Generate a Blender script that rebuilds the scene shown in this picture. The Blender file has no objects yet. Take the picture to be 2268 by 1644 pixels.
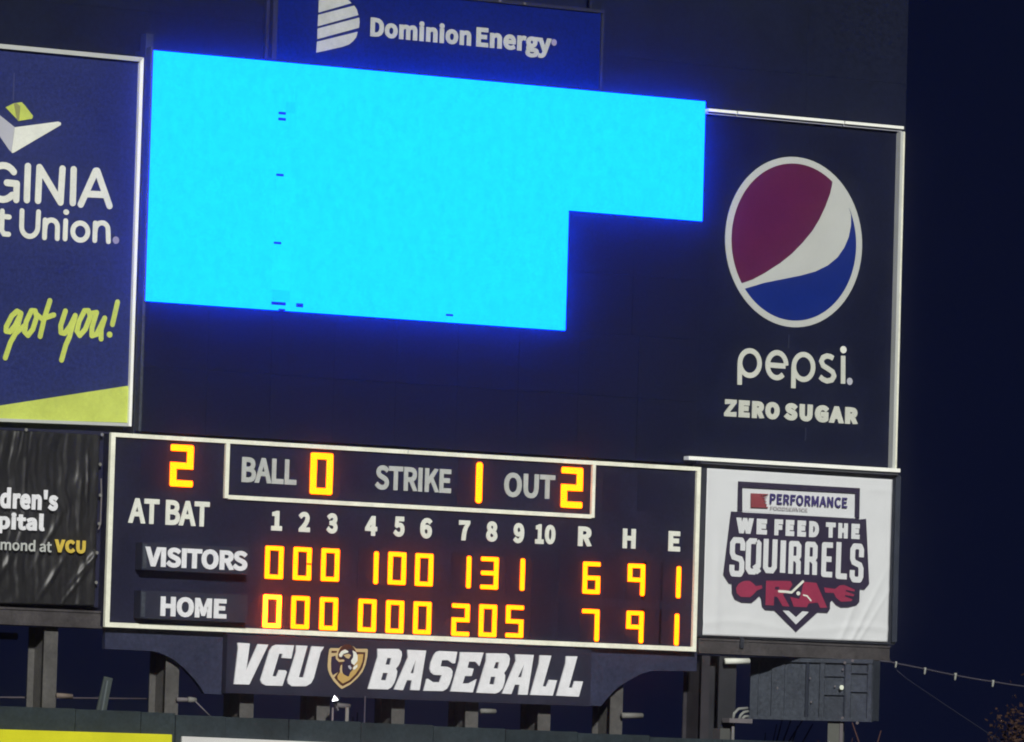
import bpy, math, random, os
from math import sin, cos, tan, radians, pi
from mathutils import Vector, Matrix, noise as mnoise
from mathutils.geometry import tessellate_polygon

random.seed(7)
SC = bpy.context.scene
COL = SC.collection

# ------------------------------------------------------------------ camera
YAW, PITCH, ROLL, FOC = radians(29.7838), radians(3.7648), radians(1.6605), 13960.27   # focal length in 1/2268ths of the picture width
DIST = 92.0
FWD = Vector((sin(YAW)*cos(PITCH), cos(YAW)*cos(PITCH), sin(PITCH)))
_rt = Vector((cos(YAW), -sin(YAW), 0)); _up = _rt.cross(FWD)
RT = cos(ROLL)*_rt + sin(ROLL)*_up
UP = -sin(ROLL)*_rt + cos(ROLL)*_up
CAM = -DIST*FWD
CAM.z = 3.0                                   # a seat low in the stands; the board stands on y = 0
ZC = 3.0 + DIST*sin(PITCH)
cd = bpy.data.cameras.new('camera'); cam = bpy.data.objects.new('camera', cd); COL.objects.link(cam)
cd.sensor_fit = 'HORIZONTAL'; cd.sensor_width = 36.0; cd.lens = 36.0*FOC/2268.0
cd.clip_start = 0.5; cd.clip_end = 3000
m = Matrix((RT, UP, -FWD)).transposed().to_4x4(); m.translation = CAM
cam.matrix_world = m
SC.camera = cam

# ------------------------------------------------------------------ night sky, floodlight sun, exposure
w = bpy.data.worlds.new('World'); SC.world = w; w.use_nodes = True
bg = w.node_tree.nodes['Background']
bg.inputs[0].default_value = (0.0032, 0.0047, 0.0172, 1); bg.inputs[1].default_value = 1.0
SUN_AZ, SUN_EL = radians(22), radians(24)     # azimuth counted from the board's normal towards the left
sd = bpy.data.lights.new('sun', 'SUN'); sun = bpy.data.objects.new('sun', sd); COL.objects.link(sun)
sd.energy = 4.0; sd.angle = radians(2.5); sd.color = (1.0, 0.985, 0.93)
tosun = Vector((-sin(SUN_AZ)*cos(SUN_EL), -cos(SUN_AZ)*cos(SUN_EL), sin(SUN_EL)))
sun.rotation_euler = (-tosun).to_track_quat('-Z', 'Y').to_euler()
sun.location = (-20, -50, 40)
SC.view_settings.view_transform = 'Standard'; SC.view_settings.look = 'None'
SC.view_settings.exposure = 0.0; SC.view_settings.gamma = 1.0; SC.view_settings.use_curve_mapping = False
SC.render.engine = 'CYCLES'
cy = SC.cycles
cy.use_denoising = True; cy.filter_width = 1.9; cy.max_bounces = 5; cy.volume_bounces = 1; cy.diffuse_bounces = 2; cy.glossy_bounces = 2
cy.sample_clamp_indirect = 6.0; cy.use_adaptive_sampling = False

# ------------------------------------------------------------------ materials
MATS = {}
def lin(c):
    return tuple(((v/255)/12.92 if v/255 <= .04045 else ((v/255+.055)/1.055)**2.4) for v in c)
def mat(name, col, rough=.6, metal=0.0, var=.12, scale=2.0, bump=.0, spec=.12, fine=0.0, stretch=(1, 1, 1), srgb=False):
    if name in MATS: return MATS[name]
    if srgb: col = lin(col)
    M = bpy.data.materials.new(name); M.use_nodes = True; nt = M.node_tree; N = nt.nodes; L = nt.links
    b = N['Principled BSDF']; b.inputs['Roughness'].default_value = rough; b.inputs['Metallic'].default_value = metal
    b.inputs['Specular IOR Level'].default_value = spec
    geo = N.new('ShaderNodeNewGeometry'); mp = N.new('ShaderNodeMapping'); mp.inputs['Scale'].default_value = stretch
    L.new(geo.outputs['Position'], mp.inputs['Vector'])
    n1 = N.new('ShaderNodeTexNoise'); n1.inputs['Scale'].default_value = scale; n1.inputs['Detail'].default_value = 5; n1.inputs['Roughness'].default_value = .62
    L.new(mp.outputs[0], n1.inputs['Vector'])
    n2 = N.new('ShaderNodeTexNoise'); n2.inputs['Scale'].default_value = 19; n2.inputs['Detail'].default_value = 4; n2.inputs['Roughness'].default_value = .7
    L.new(geo.outputs['Position'], n2.inputs['Vector'])
    r = N.new('ShaderNodeMapRange'); r.inputs['From Min'].default_value = .3; r.inputs['From Max'].default_value = .7
    r.inputs['To Min'].default_value = 1-var; r.inputs['To Max'].default_value = 1+var
    L.new(n1.outputs['Fac'], r.inputs['Value'])
    r2 = N.new('ShaderNodeMapRange'); r2.inputs['From Min'].default_value = .3; r2.inputs['From Max'].default_value = .7
    r2.inputs['To Min'].default_value = 1-fine; r2.inputs['To Max'].default_value = 1+fine
    L.new(n2.outputs['Fac'], r2.inputs['Value'])
    mu = N.new('ShaderNodeMath'); mu.operation = 'MULTIPLY'; L.new(r.outputs[0], mu.inputs[0]); L.new(r2.outputs[0], mu.inputs[1])
    vm = N.new('ShaderNodeVectorMath'); vm.operation = 'SCALE'; vm.inputs[0].default_value = col
    L.new(mu.outputs[0], vm.inputs['Scale']); L.new(vm.outputs[0], b.inputs['Base Color'])
    if bump:
        bp = N.new('ShaderNodeBump'); bp.inputs['Strength'].default_value = bump; bp.inputs['Distance'].default_value = .02
        L.new(n1.outputs['Fac'], bp.inputs['Height']); L.new(bp.outputs[0], b.inputs['Normal'])
    MATS[name] = M; return M
def emit(name, rgb, strength=1.0, var=0.0, scale=3.0, stretch=(1, 1, 1)):
    if name in MATS: return MATS[name]
    M = bpy.data.materials.new(name); M.use_nodes = True; nt = M.node_tree; N = nt.nodes; L = nt.links
    b = N['Principled BSDF']; b.inputs['Base Color'].default_value = (.002, .002, .002, 1); b.inputs['Specular IOR Level'].default_value = .05; b.inputs['Roughness'].default_value = .6
    b.inputs['Emission Color'].default_value = (*rgb, 1); b.inputs['Emission Strength'].default_value = strength
    if var:
        geo = N.new('ShaderNodeNewGeometry'); mp = N.new('ShaderNodeMapping'); mp.inputs['Scale'].default_value = stretch
        L.new(geo.outputs['Position'], mp.inputs['Vector'])
        tot = None
        for s, wgt in ((scale, 1.0), (scale*5, .8)):
            n1 = N.new('ShaderNodeTexNoise'); n1.inputs['Scale'].default_value = s; n1.inputs['Detail'].default_value = 6; n1.inputs['Roughness'].default_value = .8
            L.new(mp.outputs[0], n1.inputs['Vector'])
            r = N.new('ShaderNodeMapRange'); r.inputs['From Min'].default_value = .28; r.inputs['From Max'].default_value = .6
            r.inputs['To Min'].default_value = 1-var*wgt*1.6; r.inputs['To Max'].default_value = 1+var*wgt*.5
            L.new(n1.outputs['Fac'], r.inputs['Value'])
            if tot is None: tot = r.outputs[0]
            else:
                mu = N.new('ShaderNodeMath'); mu.operation = 'MULTIPLY'; L.new(tot, mu.inputs[0]); L.new(r.outputs[0], mu.inputs[1]); tot = mu.outputs[0]
        mu = N.new('ShaderNodeMath'); mu.operation = 'MULTIPLY'; L.new(tot, mu.inputs[0]); mu.inputs[1].default_value = strength
        L.new(mu.outputs[0], b.inputs['Emission Strength'])
    MATS[name] = M; return M

M_clad = mat('dark cladding', (.0064, .0090, .0235), .75, var=.18, scale=.5, fine=.34, stretch=(1, 1, .3), bump=.1)
M_unlit = mat('unlit led modules', (.0062, .0080, .0230), .6, var=.12, scale=.6, fine=.34)
M_white = mat('white frame paint', (.78, .79, .66), .45, var=.14, scale=3, fine=.06)
M_bright = mat('highlit white paint', (.88, .90, .84), .4, var=.05, scale=3)  # frame white made paler, the highlight on the sign rails is in the colour
M_whiteL = mat('white sign vinyl', (.68, .70, .63), .6, var=.07, scale=4, fine=.05)
M_greyL = mat('aged white lettering', (.43, .45, .43), .6, var=.10, scale=4, fine=.06)
M_board = mat('scoreboard navy metal', (.0122, .0132, .0310), .55, var=.2, scale=1.2, fine=.34)
M_module = mat('digit module mask', (.0118, .0120, .028), .5, var=.1, fine=.15)
M_plate = mat('name plate metal', (.023, .025, .042), .5, var=.15, fine=.1)
M_apron = mat('grey blue apron metal', (.027, .031, .060), .6, var=.16, scale=1.5, fine=.34)
M_npanel = mat('name panel vinyl', (.018, .019, .036), .6, var=.18, scale=2, fine=.15)
M_vcu = mat('bright white letters', (.70, .71, .74), .55, var=.06, scale=6, fine=.05)
M_energy = mat('blue energy sign vinyl', (.0025, .009, .11), .6, var=.15, scale=1, fine=.34)
M_union = mat('purple blue sign vinyl', (.0200, .0275, .112), .5, var=.12, scale=1.0, fine=.34)
M_lime = mat('lime vinyl', (.48, .56, .11), .6, var=.12, scale=2, fine=.06)
M_olive = mat('olive vinyl', (.26, .27, .10), .6, var=.08)
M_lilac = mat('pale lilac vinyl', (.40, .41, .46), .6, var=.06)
M_lilac2 = mat('faint lilac vinyl', (.28, .26, .40), .6, var=.06)
M_cola = mat('cola sign navy vinyl', (.0060, .0082, .0240), .55, var=.2, scale=1.2, fine=.34)
M_red = mat('globe red vinyl', (.082, .0095, .044), .6, var=.08, fine=.08)
M_blue = mat('globe blue vinyl', (.003, .016, .15), .6, var=.08, fine=.08)
M_pale = mat('pale sign lettering', (.52, .54, .48), .6, var=.07)
M_globe = mat('globe white vinyl', (.44, .46, .44), .6, var=.05)
M_beam = mat('weathered beam steel', (.052, .048, .050), .7, var=.35, scale=2.5, fine=.25, bump=.2)
M_col = mat('galvanised column steel', (.082, .080, .078), .6, var=.25, scale=2.0, fine=.2)
M_wall = mat('outfield wall green paint', (.022, .031, .037), .7, var=.28, scale=1.2, fine=.34)
M_yellow = mat('yellow pad vinyl', (.58, .57, .022), .5, var=.10, scale=1.5, bump=.3)
M_wpad = mat('white pad vinyl', (.58, .58, .57), .5, var=.05, scale=1.5)
M_bwhite = mat('white banner vinyl', (.60, .62, .64), .5, var=.04, scale=2)
M_bblack = mat('black banner vinyl', (.016, .016, .0172), .42, var=.3, scale=3, fine=.25, stretch=(6, 1, .5), spec=.35)
M_ink = mat('dark navy ink', (.024, .018, .042), .5, var=.1)
M_crim = mat('crimson ink', (.26, .030, .070), .5, var=.12, fine=.1)
M_gold = mat('gold vinyl', (.45, .30, .10), .5, var=.12)
M_tan = mat('pale gold vinyl', (.50, .38, .20), .5, var=.1)
M_brown = mat('dark brown vinyl', (.060, .022, .016), .5)
M_gtext = mat('yellow gold print', (.56, .42, .07), .5, var=.1)
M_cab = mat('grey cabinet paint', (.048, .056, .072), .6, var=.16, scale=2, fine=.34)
M_cabd = mat('dark cabinet seam', (.025, .028, .038), .6)
M_pipe = mat('pale pipe metal', (.17, .17, .16), .45, var=.2)
M_dull = mat('dull pipe metal', (.13, .12, .13), .5, var=.2)
M_cable = mat('grey cable', (.055, .052, .070), .6, var=.1)
M_faint = mat('thin dark cable', (.020, .022, .040), .6)
M_bulb = mat('glass bulb', (.26, .27, .25), .2)
M_bark = mat('brown bark', (.062, .034, .032), .9, var=.3, scale=6)
M_leaf = mat('dry brown leaves', (.042, .024, .018), .8, var=.5, scale=5)
M_ground = mat('night ground', (.02, .022, .012), .9, var=.3, scale=.2)
M_streak = mat('streak on vinyl', (.022, .026, .05), .5)
M_streak2 = mat('streak on purple vinyl', (.046, .054, .14), .5)
M_pframe = mat('slate frame metal', (.030, .036, .052), .6, var=.2)
E_screen = emit('lit led screen', (.0006, .041, 1.0), 20.0, var=.065, scale=5.5, stretch=(1.25, 1, .9))
E_digit = emit('amber led', (1.0, .140, .001), 6.8)
E_digit2 = emit('bright amber led', (1.0, .085, .0035), 22.0)
E_lamp = emit('white lamp', (1.0, .97, 1.0), 6.0)

# ------------------------------------------------------------------ geometry helpers
def ray(px, py):
    return FWD + RT*((px-1134)/FOC) - UP*((py-822)/FOC)
class Plane:
    """A vertical plane: origin o, horizontal direction u, normal n towards the stands. 2-D points on it are (metres along u, height)."""
    def __init__(s, o=(0, 0, 0), ang=0.0):
        s.o = Vector(o); s.u = Vector((cos(ang), sin(ang), 0)); s.n = Vector((sin(ang), -cos(ang), 0))
    def at(s, px, py):
        d = ray(px, py); t = (s.o-CAM).dot(s.n)/d.dot(s.n); p = CAM+d*t-s.o
        return (p.dot(s.u), CAM.z + d.z*t)
    def w(s, q, d=0.0):
        return Vector((s.o.x, s.o.y, 0)) + s.u*q[0] + Vector((0, 0, q[1])) + s.n*d
    def off(s, d):                       # same plane moved d metres towards the stands
        r = Plane(s.o + s.n*d); r.u = s.u; r.n = s.n; return r
def V(x0, y0, sc):                       # photo crops used for measuring
    return lambda p: ((x0+p[0]/sc)*.75, (y0+p[1]/sc)*.75)
D = lambda p: p
BP = Plane()
def Y(y): return Plane((0, y, 0))

class MB:
    def __init__(s): s.v = []; s.f = []
    def add(s, vs, fs):
        b = len(s.v); s.v += [Vector(v) for v in vs]; s.f += [tuple(b+i for i in f) for f in fs]; return s
    def prism(s, pl, loops, thick, front=0.0):
        """loops: outer + holes of 2-D points on pl; front face at +front towards the stands, thick metres deep."""
        if not isinstance(loops[0][0], (tuple, list, Vector)): loops = [loops]
        flat = [p for l in loops for p in l]
        tri = tessellate_polygon([[Vector((p[0], p[1], 0)) for p in l] for l in loops])
        n = len(flat)
        vs = [pl.w(p, front) for p in flat]+[pl.w(p, front-thick) for p in flat]
        fs = []
        for a, b, c in tri:
            A, B, Cc = flat[a], flat[b], flat[c]
            ar = (B[0]-A[0])*(Cc[1]-A[1])-(B[1]-A[1])*(Cc[0]-A[0])
            if abs(ar) < 1e-12: continue
            t = (a, b, c) if ar > 0 else (a, c, b)
            fs.append(t); fs.append((t[0]+n, t[2]+n, t[1]+n))
        i0 = 0
        for k, l in enumerate(loops):
            area = sum(l[i][0]*l[(i+1) % len(l)][1]-l[(i+1) % len(l)][0]*l[i][1] for i in range(len(l)))
            ccw = area > 0
            if k > 0: ccw = not ccw
            for i in range(len(l)):
                a = i0+i; b = i0+(i+1) % len(l)
                fs.append((a, a+n, b+n, b) if ccw else (a, b, b+n, a+n))
            i0 += len(l)
        return s.add(vs, fs)
    def rect(s, pl, x0, x1, z0, z1, thick, front=0.0):
        return s.prism(pl, [(x0, z0), (x1, z0), (x1, z1), (x0, z1)], thick, front)
    def stroke(s, pl, pts, width, thick=.012, front=0.0, cap='round'):
        h = width/2; P = [Vector((p[0], p[1])) for p in pts]; n = len(P)
        L, R = [], []
        for i in range(n):
            d0 = (P[i]-P[i-1]).normalized() if i else None
            d1 = (P[i+1]-P[i]).normalized() if i < n-1 else None
            if d0 is None: d0 = d1
            if d1 is None: d1 = d0
            t = (d0+d1)
            if t.length < 1e-6: t = d1
            if d0.dot(d1) < .55 and 0 < i < n-1:      # sharp turn: two ribbons with a round joint
                s.stroke(pl, pts[:i+1], width, thick, front, cap)
                s.stroke(pl, pts[i:], width, thick, front+.0004, cap)
                if cap != 'round': s.disc(pl, P[i], h, h, thick, front+.0002, 12)
                return s
            t.normalize(); nn = Vector((-t.y, t.x)); k = 1/max(.45, nn.dot(Vector((-d1.y, d1.x))))
            L.append(P[i]+nn*h*k); R.append(P[i]-nn*h*k)
        for i in range(n-1):
            s.prism(pl, [tuple(R[i]), tuple(R[i+1]), tuple(L[i+1]), tuple(L[i])], thick, front)
        if cap == 'round':
            for e, (a, b) in enumerate(((P[0], P[1]), (P[-1], P[-2]))):
                d = (a-b).normalized(); a0 = math.atan2(d.y, d.x)
                s.prism(pl, [(a.x+h*cos(a0-pi/2+k*pi/8), a.y+h*sin(a0-pi/2+k*pi/8)) for k in range(9)], thick, front)
        return s
    def ring(s, pl, c, rx, rz, width, thick=.012, front=0.0, n=40):
        o = [(c[0]+(rx+width/2)*cos(2*pi*k/n), c[1]+(rz+width/2)*sin(2*pi*k/n)) for k in range(n)]
        i = [(c[0]+(rx-width/2)*cos(2*pi*k/n), c[1]+(rz-width/2)*sin(2*pi*k/n)) for k in range(n)]
        return s.prism(pl, [o, i], thick, front)
    def disc(s, pl, c, rx, rz, thick=.012, front=0.0, n=24):
        return s.prism(pl, [(c[0]+rx*cos(2*pi*k/n), c[1]+rz*sin(2*pi*k/n)) for k in range(n)], thick, front)
    def box(s, a, b):
        x0, y0, z0 = a; x1, y1, z1 = b
        return s.add([(x0, y0, z0), (x1, y0, z0), (x1, y1, z0), (x0, y1, z0), (x0, y0, z1), (x1, y0, z1), (x1, y1, z1), (x0, y1, z1)],
                     [(0, 3, 2, 1), (4, 5, 6, 7), (0, 1, 5, 4), (1, 2, 6, 5), (2, 3, 7, 6), (3, 0, 4, 7)])
    def tube(s, pts, r, n=8, r1=None):
        pts = [Vector(p) for p in pts]; m_ = len(pts); vs = []; fs = []
        for i, p in enumerate(pts):
            d = (pts[min(i+1, m_-1)]-pts[max(i-1, 0)]).normalized()
            a = d.orthogonal().normalized() if i == 0 else (a-d*a.dot(d)).normalized()
            b = d.cross(a); rr = r if r1 is None else r+(r1-r)*i/(m_-1)
            vs += [p+(a*cos(2*pi*k/n)+b*sin(2*pi*k/n))*rr for k in range(n)]
        for i in range(m_-1):
            fs += [(i*n+k, i*n+(k+1) % n, (i+1)*n+(k+1) % n, (i+1)*n+k) for k in range(n)]
        fs += [tuple(range(n))[::-1], tuple((m_-1)*n+k for k in range(n))]
        return s.add(vs, fs)
    def build(s, name, material, parent=None, bevel=0.0):
        off = Vector((0, 0, 0)); q = parent
        while q is not None: off += q.location; q = q.parent
        me = bpy.data.meshes.new(name); me.from_pydata([v-off for v in s.v], [], s.f); me.update()
        me.materials.append(material)
        o = bpy.data.objects.new(name, me); COL.objects.link(o); o.parent = parent
        if bevel:
            b = o.modifiers.new('bevel', 'BEVEL'); b.width = bevel; b.segments = 2; b.limit_method = 'ANGLE'
        return o
def smooth(o):
    for p in o.data.polygons: p.use_smooth = True
    return o
def tag(o, label=None, cat=None, group=None, kind=None):
    if label: o['label'] = label
    if cat: o['category'] = cat
    if group: o['group'] = group
    if kind: o['kind'] = kind
    return o
def thing(name, label, cat, loc=(0, 0, 0), group=None):
    o = bpy.data.objects.new(name, None); COL.objects.link(o); o.location = loc; o.empty_display_size = .3
    return tag(o, label, cat, group)
def R4(pl, v, l, r, t, b):                # rectangle from one measured point on each of its four edges
    return pl.at(*v(l))[0], pl.at(*v(r))[0], pl.at(*v(b))[1], pl.at(*v(t))[1]
def pts(pl, v, ps): return [pl.at(*v(p)) for p in ps]
MPP = DIST/FOC*1.06                       # metres per measuring pixel on the board, averaged over both directions

# ---- lettering from Blender's own fonts, fitted to a rectangle on the board
def _font(fn):
    try:
        p = os.path.join(bpy.utils.resource_path('LOCAL'), 'datafiles', 'fonts', fn)
        return bpy.data.fonts.load(p, check_existing=True)
    except Exception:
        return None
F_SANS = _font('Noto Sans CJK Regular.woff2')
def text(name, body, pl, rect, material, parent, offset=.02, font='sans', thick=.015, shear=0.0, spacing=1.0):
    cu = bpy.data.curves.new('t', 'FONT'); cu.body = body; cu.size = 1.0; cu.resolution_u = 4; cu.fill_mode = 'FRONT'
    cu.space_character = spacing
    if F_SANS: cu.font = F_SANS
    to = bpy.data.objects.new('t', cu); COL.objects.link(to)
    dg = bpy.context.evaluated_depsgraph_get(); me = bpy.data.meshes.new_from_object(to.evaluated_get(dg))
    vv = [(p.co.x+shear*p.co.y, p.co.y) for p in me.vertices]; ff = [tuple(p.vertices) for p in me.polygons]
    bpy.data.objects.remove(to); bpy.data.curves.remove(cu); bpy.data.meshes.remove(me)
    key = {}; idx = []; V2 = []                       # weld, then walk the outlines
    for p in vv:
        k = (round(p[0], 4), round(p[1], 4))
        if k not in key: key[k] = len(V2); V2.append(Vector(p))
        idx.append(key[k])
    ed = set()
    for f in ff:
        g_ = [idx[i] for i in f]
        for i in range(len(g_)):
            e = (g_[i], g_[(i+1) % len(g_)])
            if e[0] == e[1]: continue
            if (e[1], e[0]) in ed: ed.discard((e[1], e[0]))
            else: ed.add(e)
    # Blender's own fill for the face of each letter, a mitred ribbon along its outline for the weight
    fwd = {}
    for (p, q) in ed: fwd.setdefault(p, []).append(q)
    bwd = {}
    for (p, q) in ed: bwd.setdefault(q, []).append(p)
    use = {i for e in ed for i in e}
    a0, a1 = min(V2[i].x for i in use)-offset, max(V2[i].x for i in use)+offset
    b0, b1 = min(V2[i].y for i in use)-offset, max(V2[i].y for i in use)+offset
    x0, x1, z0, z1 = rect
    tr = lambda p: (x0+(p.x-a0)/(a1-a0)*(x1-x0), z0+(p.y-b0)/(b1-b0)*(z1-z0))
    mb = MB()
    mb.add([pl.w(tr(p), .0011) for p in V2], [t for t in (tuple(dict.fromkeys(idx[i] for i in f)) for f in ff) if len(t) > 2])
    def jn(i, j, fallback):
        """outline normal at vertex i, averaged over the edges that meet there"""
        n_ = Vector((0, 0)); k = 0
        for q in fwd.get(i, []):
            d = (V2[q]-V2[i])
            if d.length > 1e-6: d.normalize(); n_ += Vector((d.y, -d.x)); k += 1
        for q in bwd.get(i, []):
            d = (V2[i]-V2[q])
            if d.length > 1e-6: d.normalize(); n_ += Vector((d.y, -d.x)); k += 1
        if k != 2 or n_.length < .3: return fallback
        return n_/max(n_.length_squared/2, .75)
    for c_, (p, q) in enumerate(sorted(ed)):      # neighbours sit a hair apart so that no two faces share a plane
        d = V2[q]-V2[p]
        if d.length < 1e-5: continue
        d.normalize(); n0 = Vector((d.y, -d.x)); na, nb = jn(p, q, n0), jn(q, p, n0)
        A, B = V2[p], V2[q]
        w_ = max(offset, .002)
        quad = [A, A+na*w_, B+nb*w_, B]
        ar = sum(quad[i].x*quad[(i+1) % 4].y-quad[(i+1) % 4].x*quad[i].y for i in range(4))
        if ar < 0: quad = quad[::-1]
        Q = [tr(v) for v in quad]; fr = .00013*(c_ % 7)
        mb.add([pl.w(v, fr) for v in Q]+[pl.w(v, -thick) for v in Q], [(0, 1, 2, 3), (4, 7, 6, 5), (0, 4, 5, 1), (1, 5, 6, 2), (2, 6, 7, 3), (3, 7, 4, 0)])
    return mb.build(name, material, parent)

# crops
r1 = V(0, 0, 2.268); r2 = V(0, 600, 2.491); r3 = V(0, 1240, 1.726); r4 = V(300, 1250, 2.52); r5 = V(1150, 1300, 2.349); r6 = V(2050, 1350, 2.74)
r7 = V(2050, 300, 1.494); r8 = V(2000, 1850, 2.2148); s1 = V(0, 1800, 3.24); s2 = V(600, 1850, 3.78); s3 = V(1100, 1850, 2.268)
s4 = V(800, 0, 2.268); s5 = V(1600, 100, 2.062); s6 = V(600, 250, 2.349); s7 = V(900, 1880, 8.22); s8 = V(2500, 1850, 4.328)
t1 = V(1060, 1880, 6.3); t2 = V(1400, 1900, 6.3); t3 = V(2120, 980, 4.93); t4 = V(0, 420, 2.417); t5 = V(2120, 1600, 4.725); t6 = V(0, 1400, 5.481)

# ================================================================== THE SETTING
g = MB().box((-320, -320, -.4), (320, 320, 0)).build('ground', M_ground)
tag(g, 'dark grass field and ground below the board', kind='structure')

# ---- backing wall of dark cladding panels
by = Y(.55)
xr = by.at(2009, 140)[0]; xl = by.at(-700, 300)[0]; zt = by.at(1000, -500)[1]; zb = by.at(1100, 1395)[1]
bk = thing('backing_wall', 'tall dark navy clad wall behind the video screen and the advertising signs', 'wall', (0, .55, zb))
cuts_x = [xl, by.at(-250, 60)[0], by.at(330, 60)[0], by.at(590, 60)[0], by.at(1330, 60)[0], by.at(1790, 60)[0], xr]
cuts_z = [zb, by.at(1100, 1000)[1], by.at(1100, 560)[1], by.at(1100, 100)[1], zt]
for i in range(len(cuts_x)-1):
    for j in range(len(cuts_z)-1):
        MB().rect(by, cuts_x[i]+.0008, cuts_x[i+1]-.0008, cuts_z[j]+.0008, cuts_z[j+1]-.0008, .05, 0).build('cladding_panel', M_clad, bk)
MB().rect(by, xl, xr, zb, zt, .9, -.06).build('frame', M_clad, bk)
x0 = by.at(583, 40)[0]; x1 = by.at(605, 40)[0]
MB().rect(by.off(.1), x0, x1, by.at(590, 140)[1], zt, .08).build('mullion', M_plate, bk)

# ================================================================== VIDEO SCREEN
sy = Y(0.0); ly = Y(-.03)
X0 = ly.at(333, 390)[0]; X1 = ly.at(1559, 357)[0]; ZT = ly.at(952, 168.5)[1]; ZB = ly.at(788, 700)[1]; XN = ly.at(1256, 599)[0]; ZN = ly.at(1408, 478)[1]
zlow = sy.at(930, 992)[1]
vs = thing('video_screen', 'large video screen lit plain cyan with its lower part and one corner dark', 'video screen', (0, 0, zlow))
MB().rect(sy, X0-.03, X1+.02, zlow, ZT+.03, .5, -.03).build('housing', M_cabd, vs)
# unlit module cabinets fill the part that is dark
def grid_panels(xa, xb, za, zb_, nx, nz, name, M, par, pl, thick=.03):
    for i in range(nx):
        for j in range(nz):
            MB().rect(pl, xa+(xb-xa)*i/nx+.0012, xa+(xb-xa)*(i+1)/nx-.0012, za+(zb_-za)*j/nz+.0012, za+(zb_-za)*(j+1)/nz-.0012, thick, random.uniform(-.001, .001)).build(name, M, par)
grid_panels(X0, X1, zlow, ZB, 9, 2, 'unlit_module', M_unlit, vs, sy)
grid_panels(XN, X1, ZB, ZN, 2, 2, 'unlit_module', M_unlit, vs, sy)
disp = MB().prism(ly, [(X0, ZB+.004), (XN, ZB+.004), (XN, ZN), (X1, ZN), (X1, ZT), (X0, ZT)], .026).build('lit_display', E_screen, vs)
for (a, b, c, d, k) in ((575, 645, 122, 200, .90), (480, 602, 1428, 1505, .90), (476, 602, 1150, 1425, 1.05), (640, 655, 10, 330, .975), (498, 640, 640, 960, 1.025), (1290, 1500, 330, 520, 1.02)):
    xa, xb, za, zb_ = R4(ly, s6, (a, (c+d)/2), (b, (c+d)/2), ((a+b)/2, c), ((a+b)/2, d))
    MB().rect(ly, xa, xb, za, zb_, .004, .002).build('display_patch', emit('led patch %g' % k, (.0006*k, .041*k, 1.0*k), 20.0, var=.065, scale=5.5, stretch=(1.25, 1, .9)), vs)
for a, b, c, d in ((523, 573, 190, 208), (521, 573, 231, 250), (507, 558, 619, 636), (490, 541, 1091, 1107), (473, 572, 1508, 1530), (645, 693, 1518, 1545), (1684, 1733, 1592, 1607), (522, 568, 1556, 1573)):
    xa, xb, za, zb_ = R4(ly, s6, (a, (c+d)/2), (b, (c+d)/2), ((a+b)/2, c), ((a+b)/2, d))
    MB().rect(ly, xa, xb, za, zb_, .006, .004).build('dead_module', mat('dead led', (.012, .015, .10), .6), vs)
for xa, xb, za, zb_ in ((X0-.05, X0-.008, zlow, ZT+.05), (X0-.008, X1+.01, ZT+.006, ZT+.04)):
    MB().rect(sy, xa, xb, za, zb_, .2, .02).build('trim', M_cab if xa < X0-.04 else M_module, vs)

# ================================================================== BLUE SIGN ABOVE THE SCREEN
dy = Y(.30); dl = Y(.288)
xa = dy.at(613, 120)[0]; xb = dy.at(1328, 110)[0]; za = ZT+.06; zb_ = dy.at(*s4((2000, 73)))[1]
es = thing('energy_sign', 'blue sign with striped letter emblem above the cyan video screen', 'sign', (0, .3, za))
MB().rect(dy, xa, xb, za, zb_, .2).build('panel', M_energy, es)
MB().rect(dy.off(.03), xa-.03, xb+.05, zb_+.01, zb_+.06, .08).build('top_rail', M_plate, es)
MB().rect(dy.off(.02), xa-.09, xa-.015, za, zb_, .1).build('side_rail', M_plate, es)
MB().rect(dy.off(.02), xb+.012, xb+.05, za, zb_, .1).build('side_rail', M_cabd, es)
q = dy.at(*s4((2140, 40)))[0]; MB().rect(dy.off(.02), q-.012, q+.012, zb_+.07, zb_+.9, .05).build('hanger', M_plate, es)
for px in ((1525, 18), (1690, 38), (1385, 5)):
    c = dy.at(*s4(px)); MB().disc(dy.off(.05), (c[0], zb_+.035), .02, .02, .03, 0, 10).build('bolt', M_dull, es)
for st in ([(322, 5), (345, -20), (400, -45), (455, -40), (505, -15), (540, 22), (320, 85)],
           [(318, 100), (558, 38), (575, 62), (586, 102), (315, 177)],
           [(314, 192), (592, 118), (594, 150), (590, 187), (312, 263)],
           [(310, 280), (582, 213), (572, 250), (552, 275), (525, 298), (480, 314), (305, 354)]):
    MB().prism(dl, pts(dl, s4, st), .012).build('emblem_stripe', M_greyL, es)
text('lettering', 'Dominion', dl, R4(dl, s4, (668, 180), (1342, 250), (1005, 143), (1005, 278)), M_greyL, es, .020, 'b', .012, spacing=1.03)
text('lettering', 'Energy', dl, R4(dl, s4, (1377, 250), (1878, 320), (1625, 206), (1625, 374)), M_greyL, es, .020, 'b', .012, spacing=1.03)
c = dl.at(*s4((1897, 285))); MB().disc(dl, c, .045, .05).build('registered_mark', M_lilac2, es)

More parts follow.
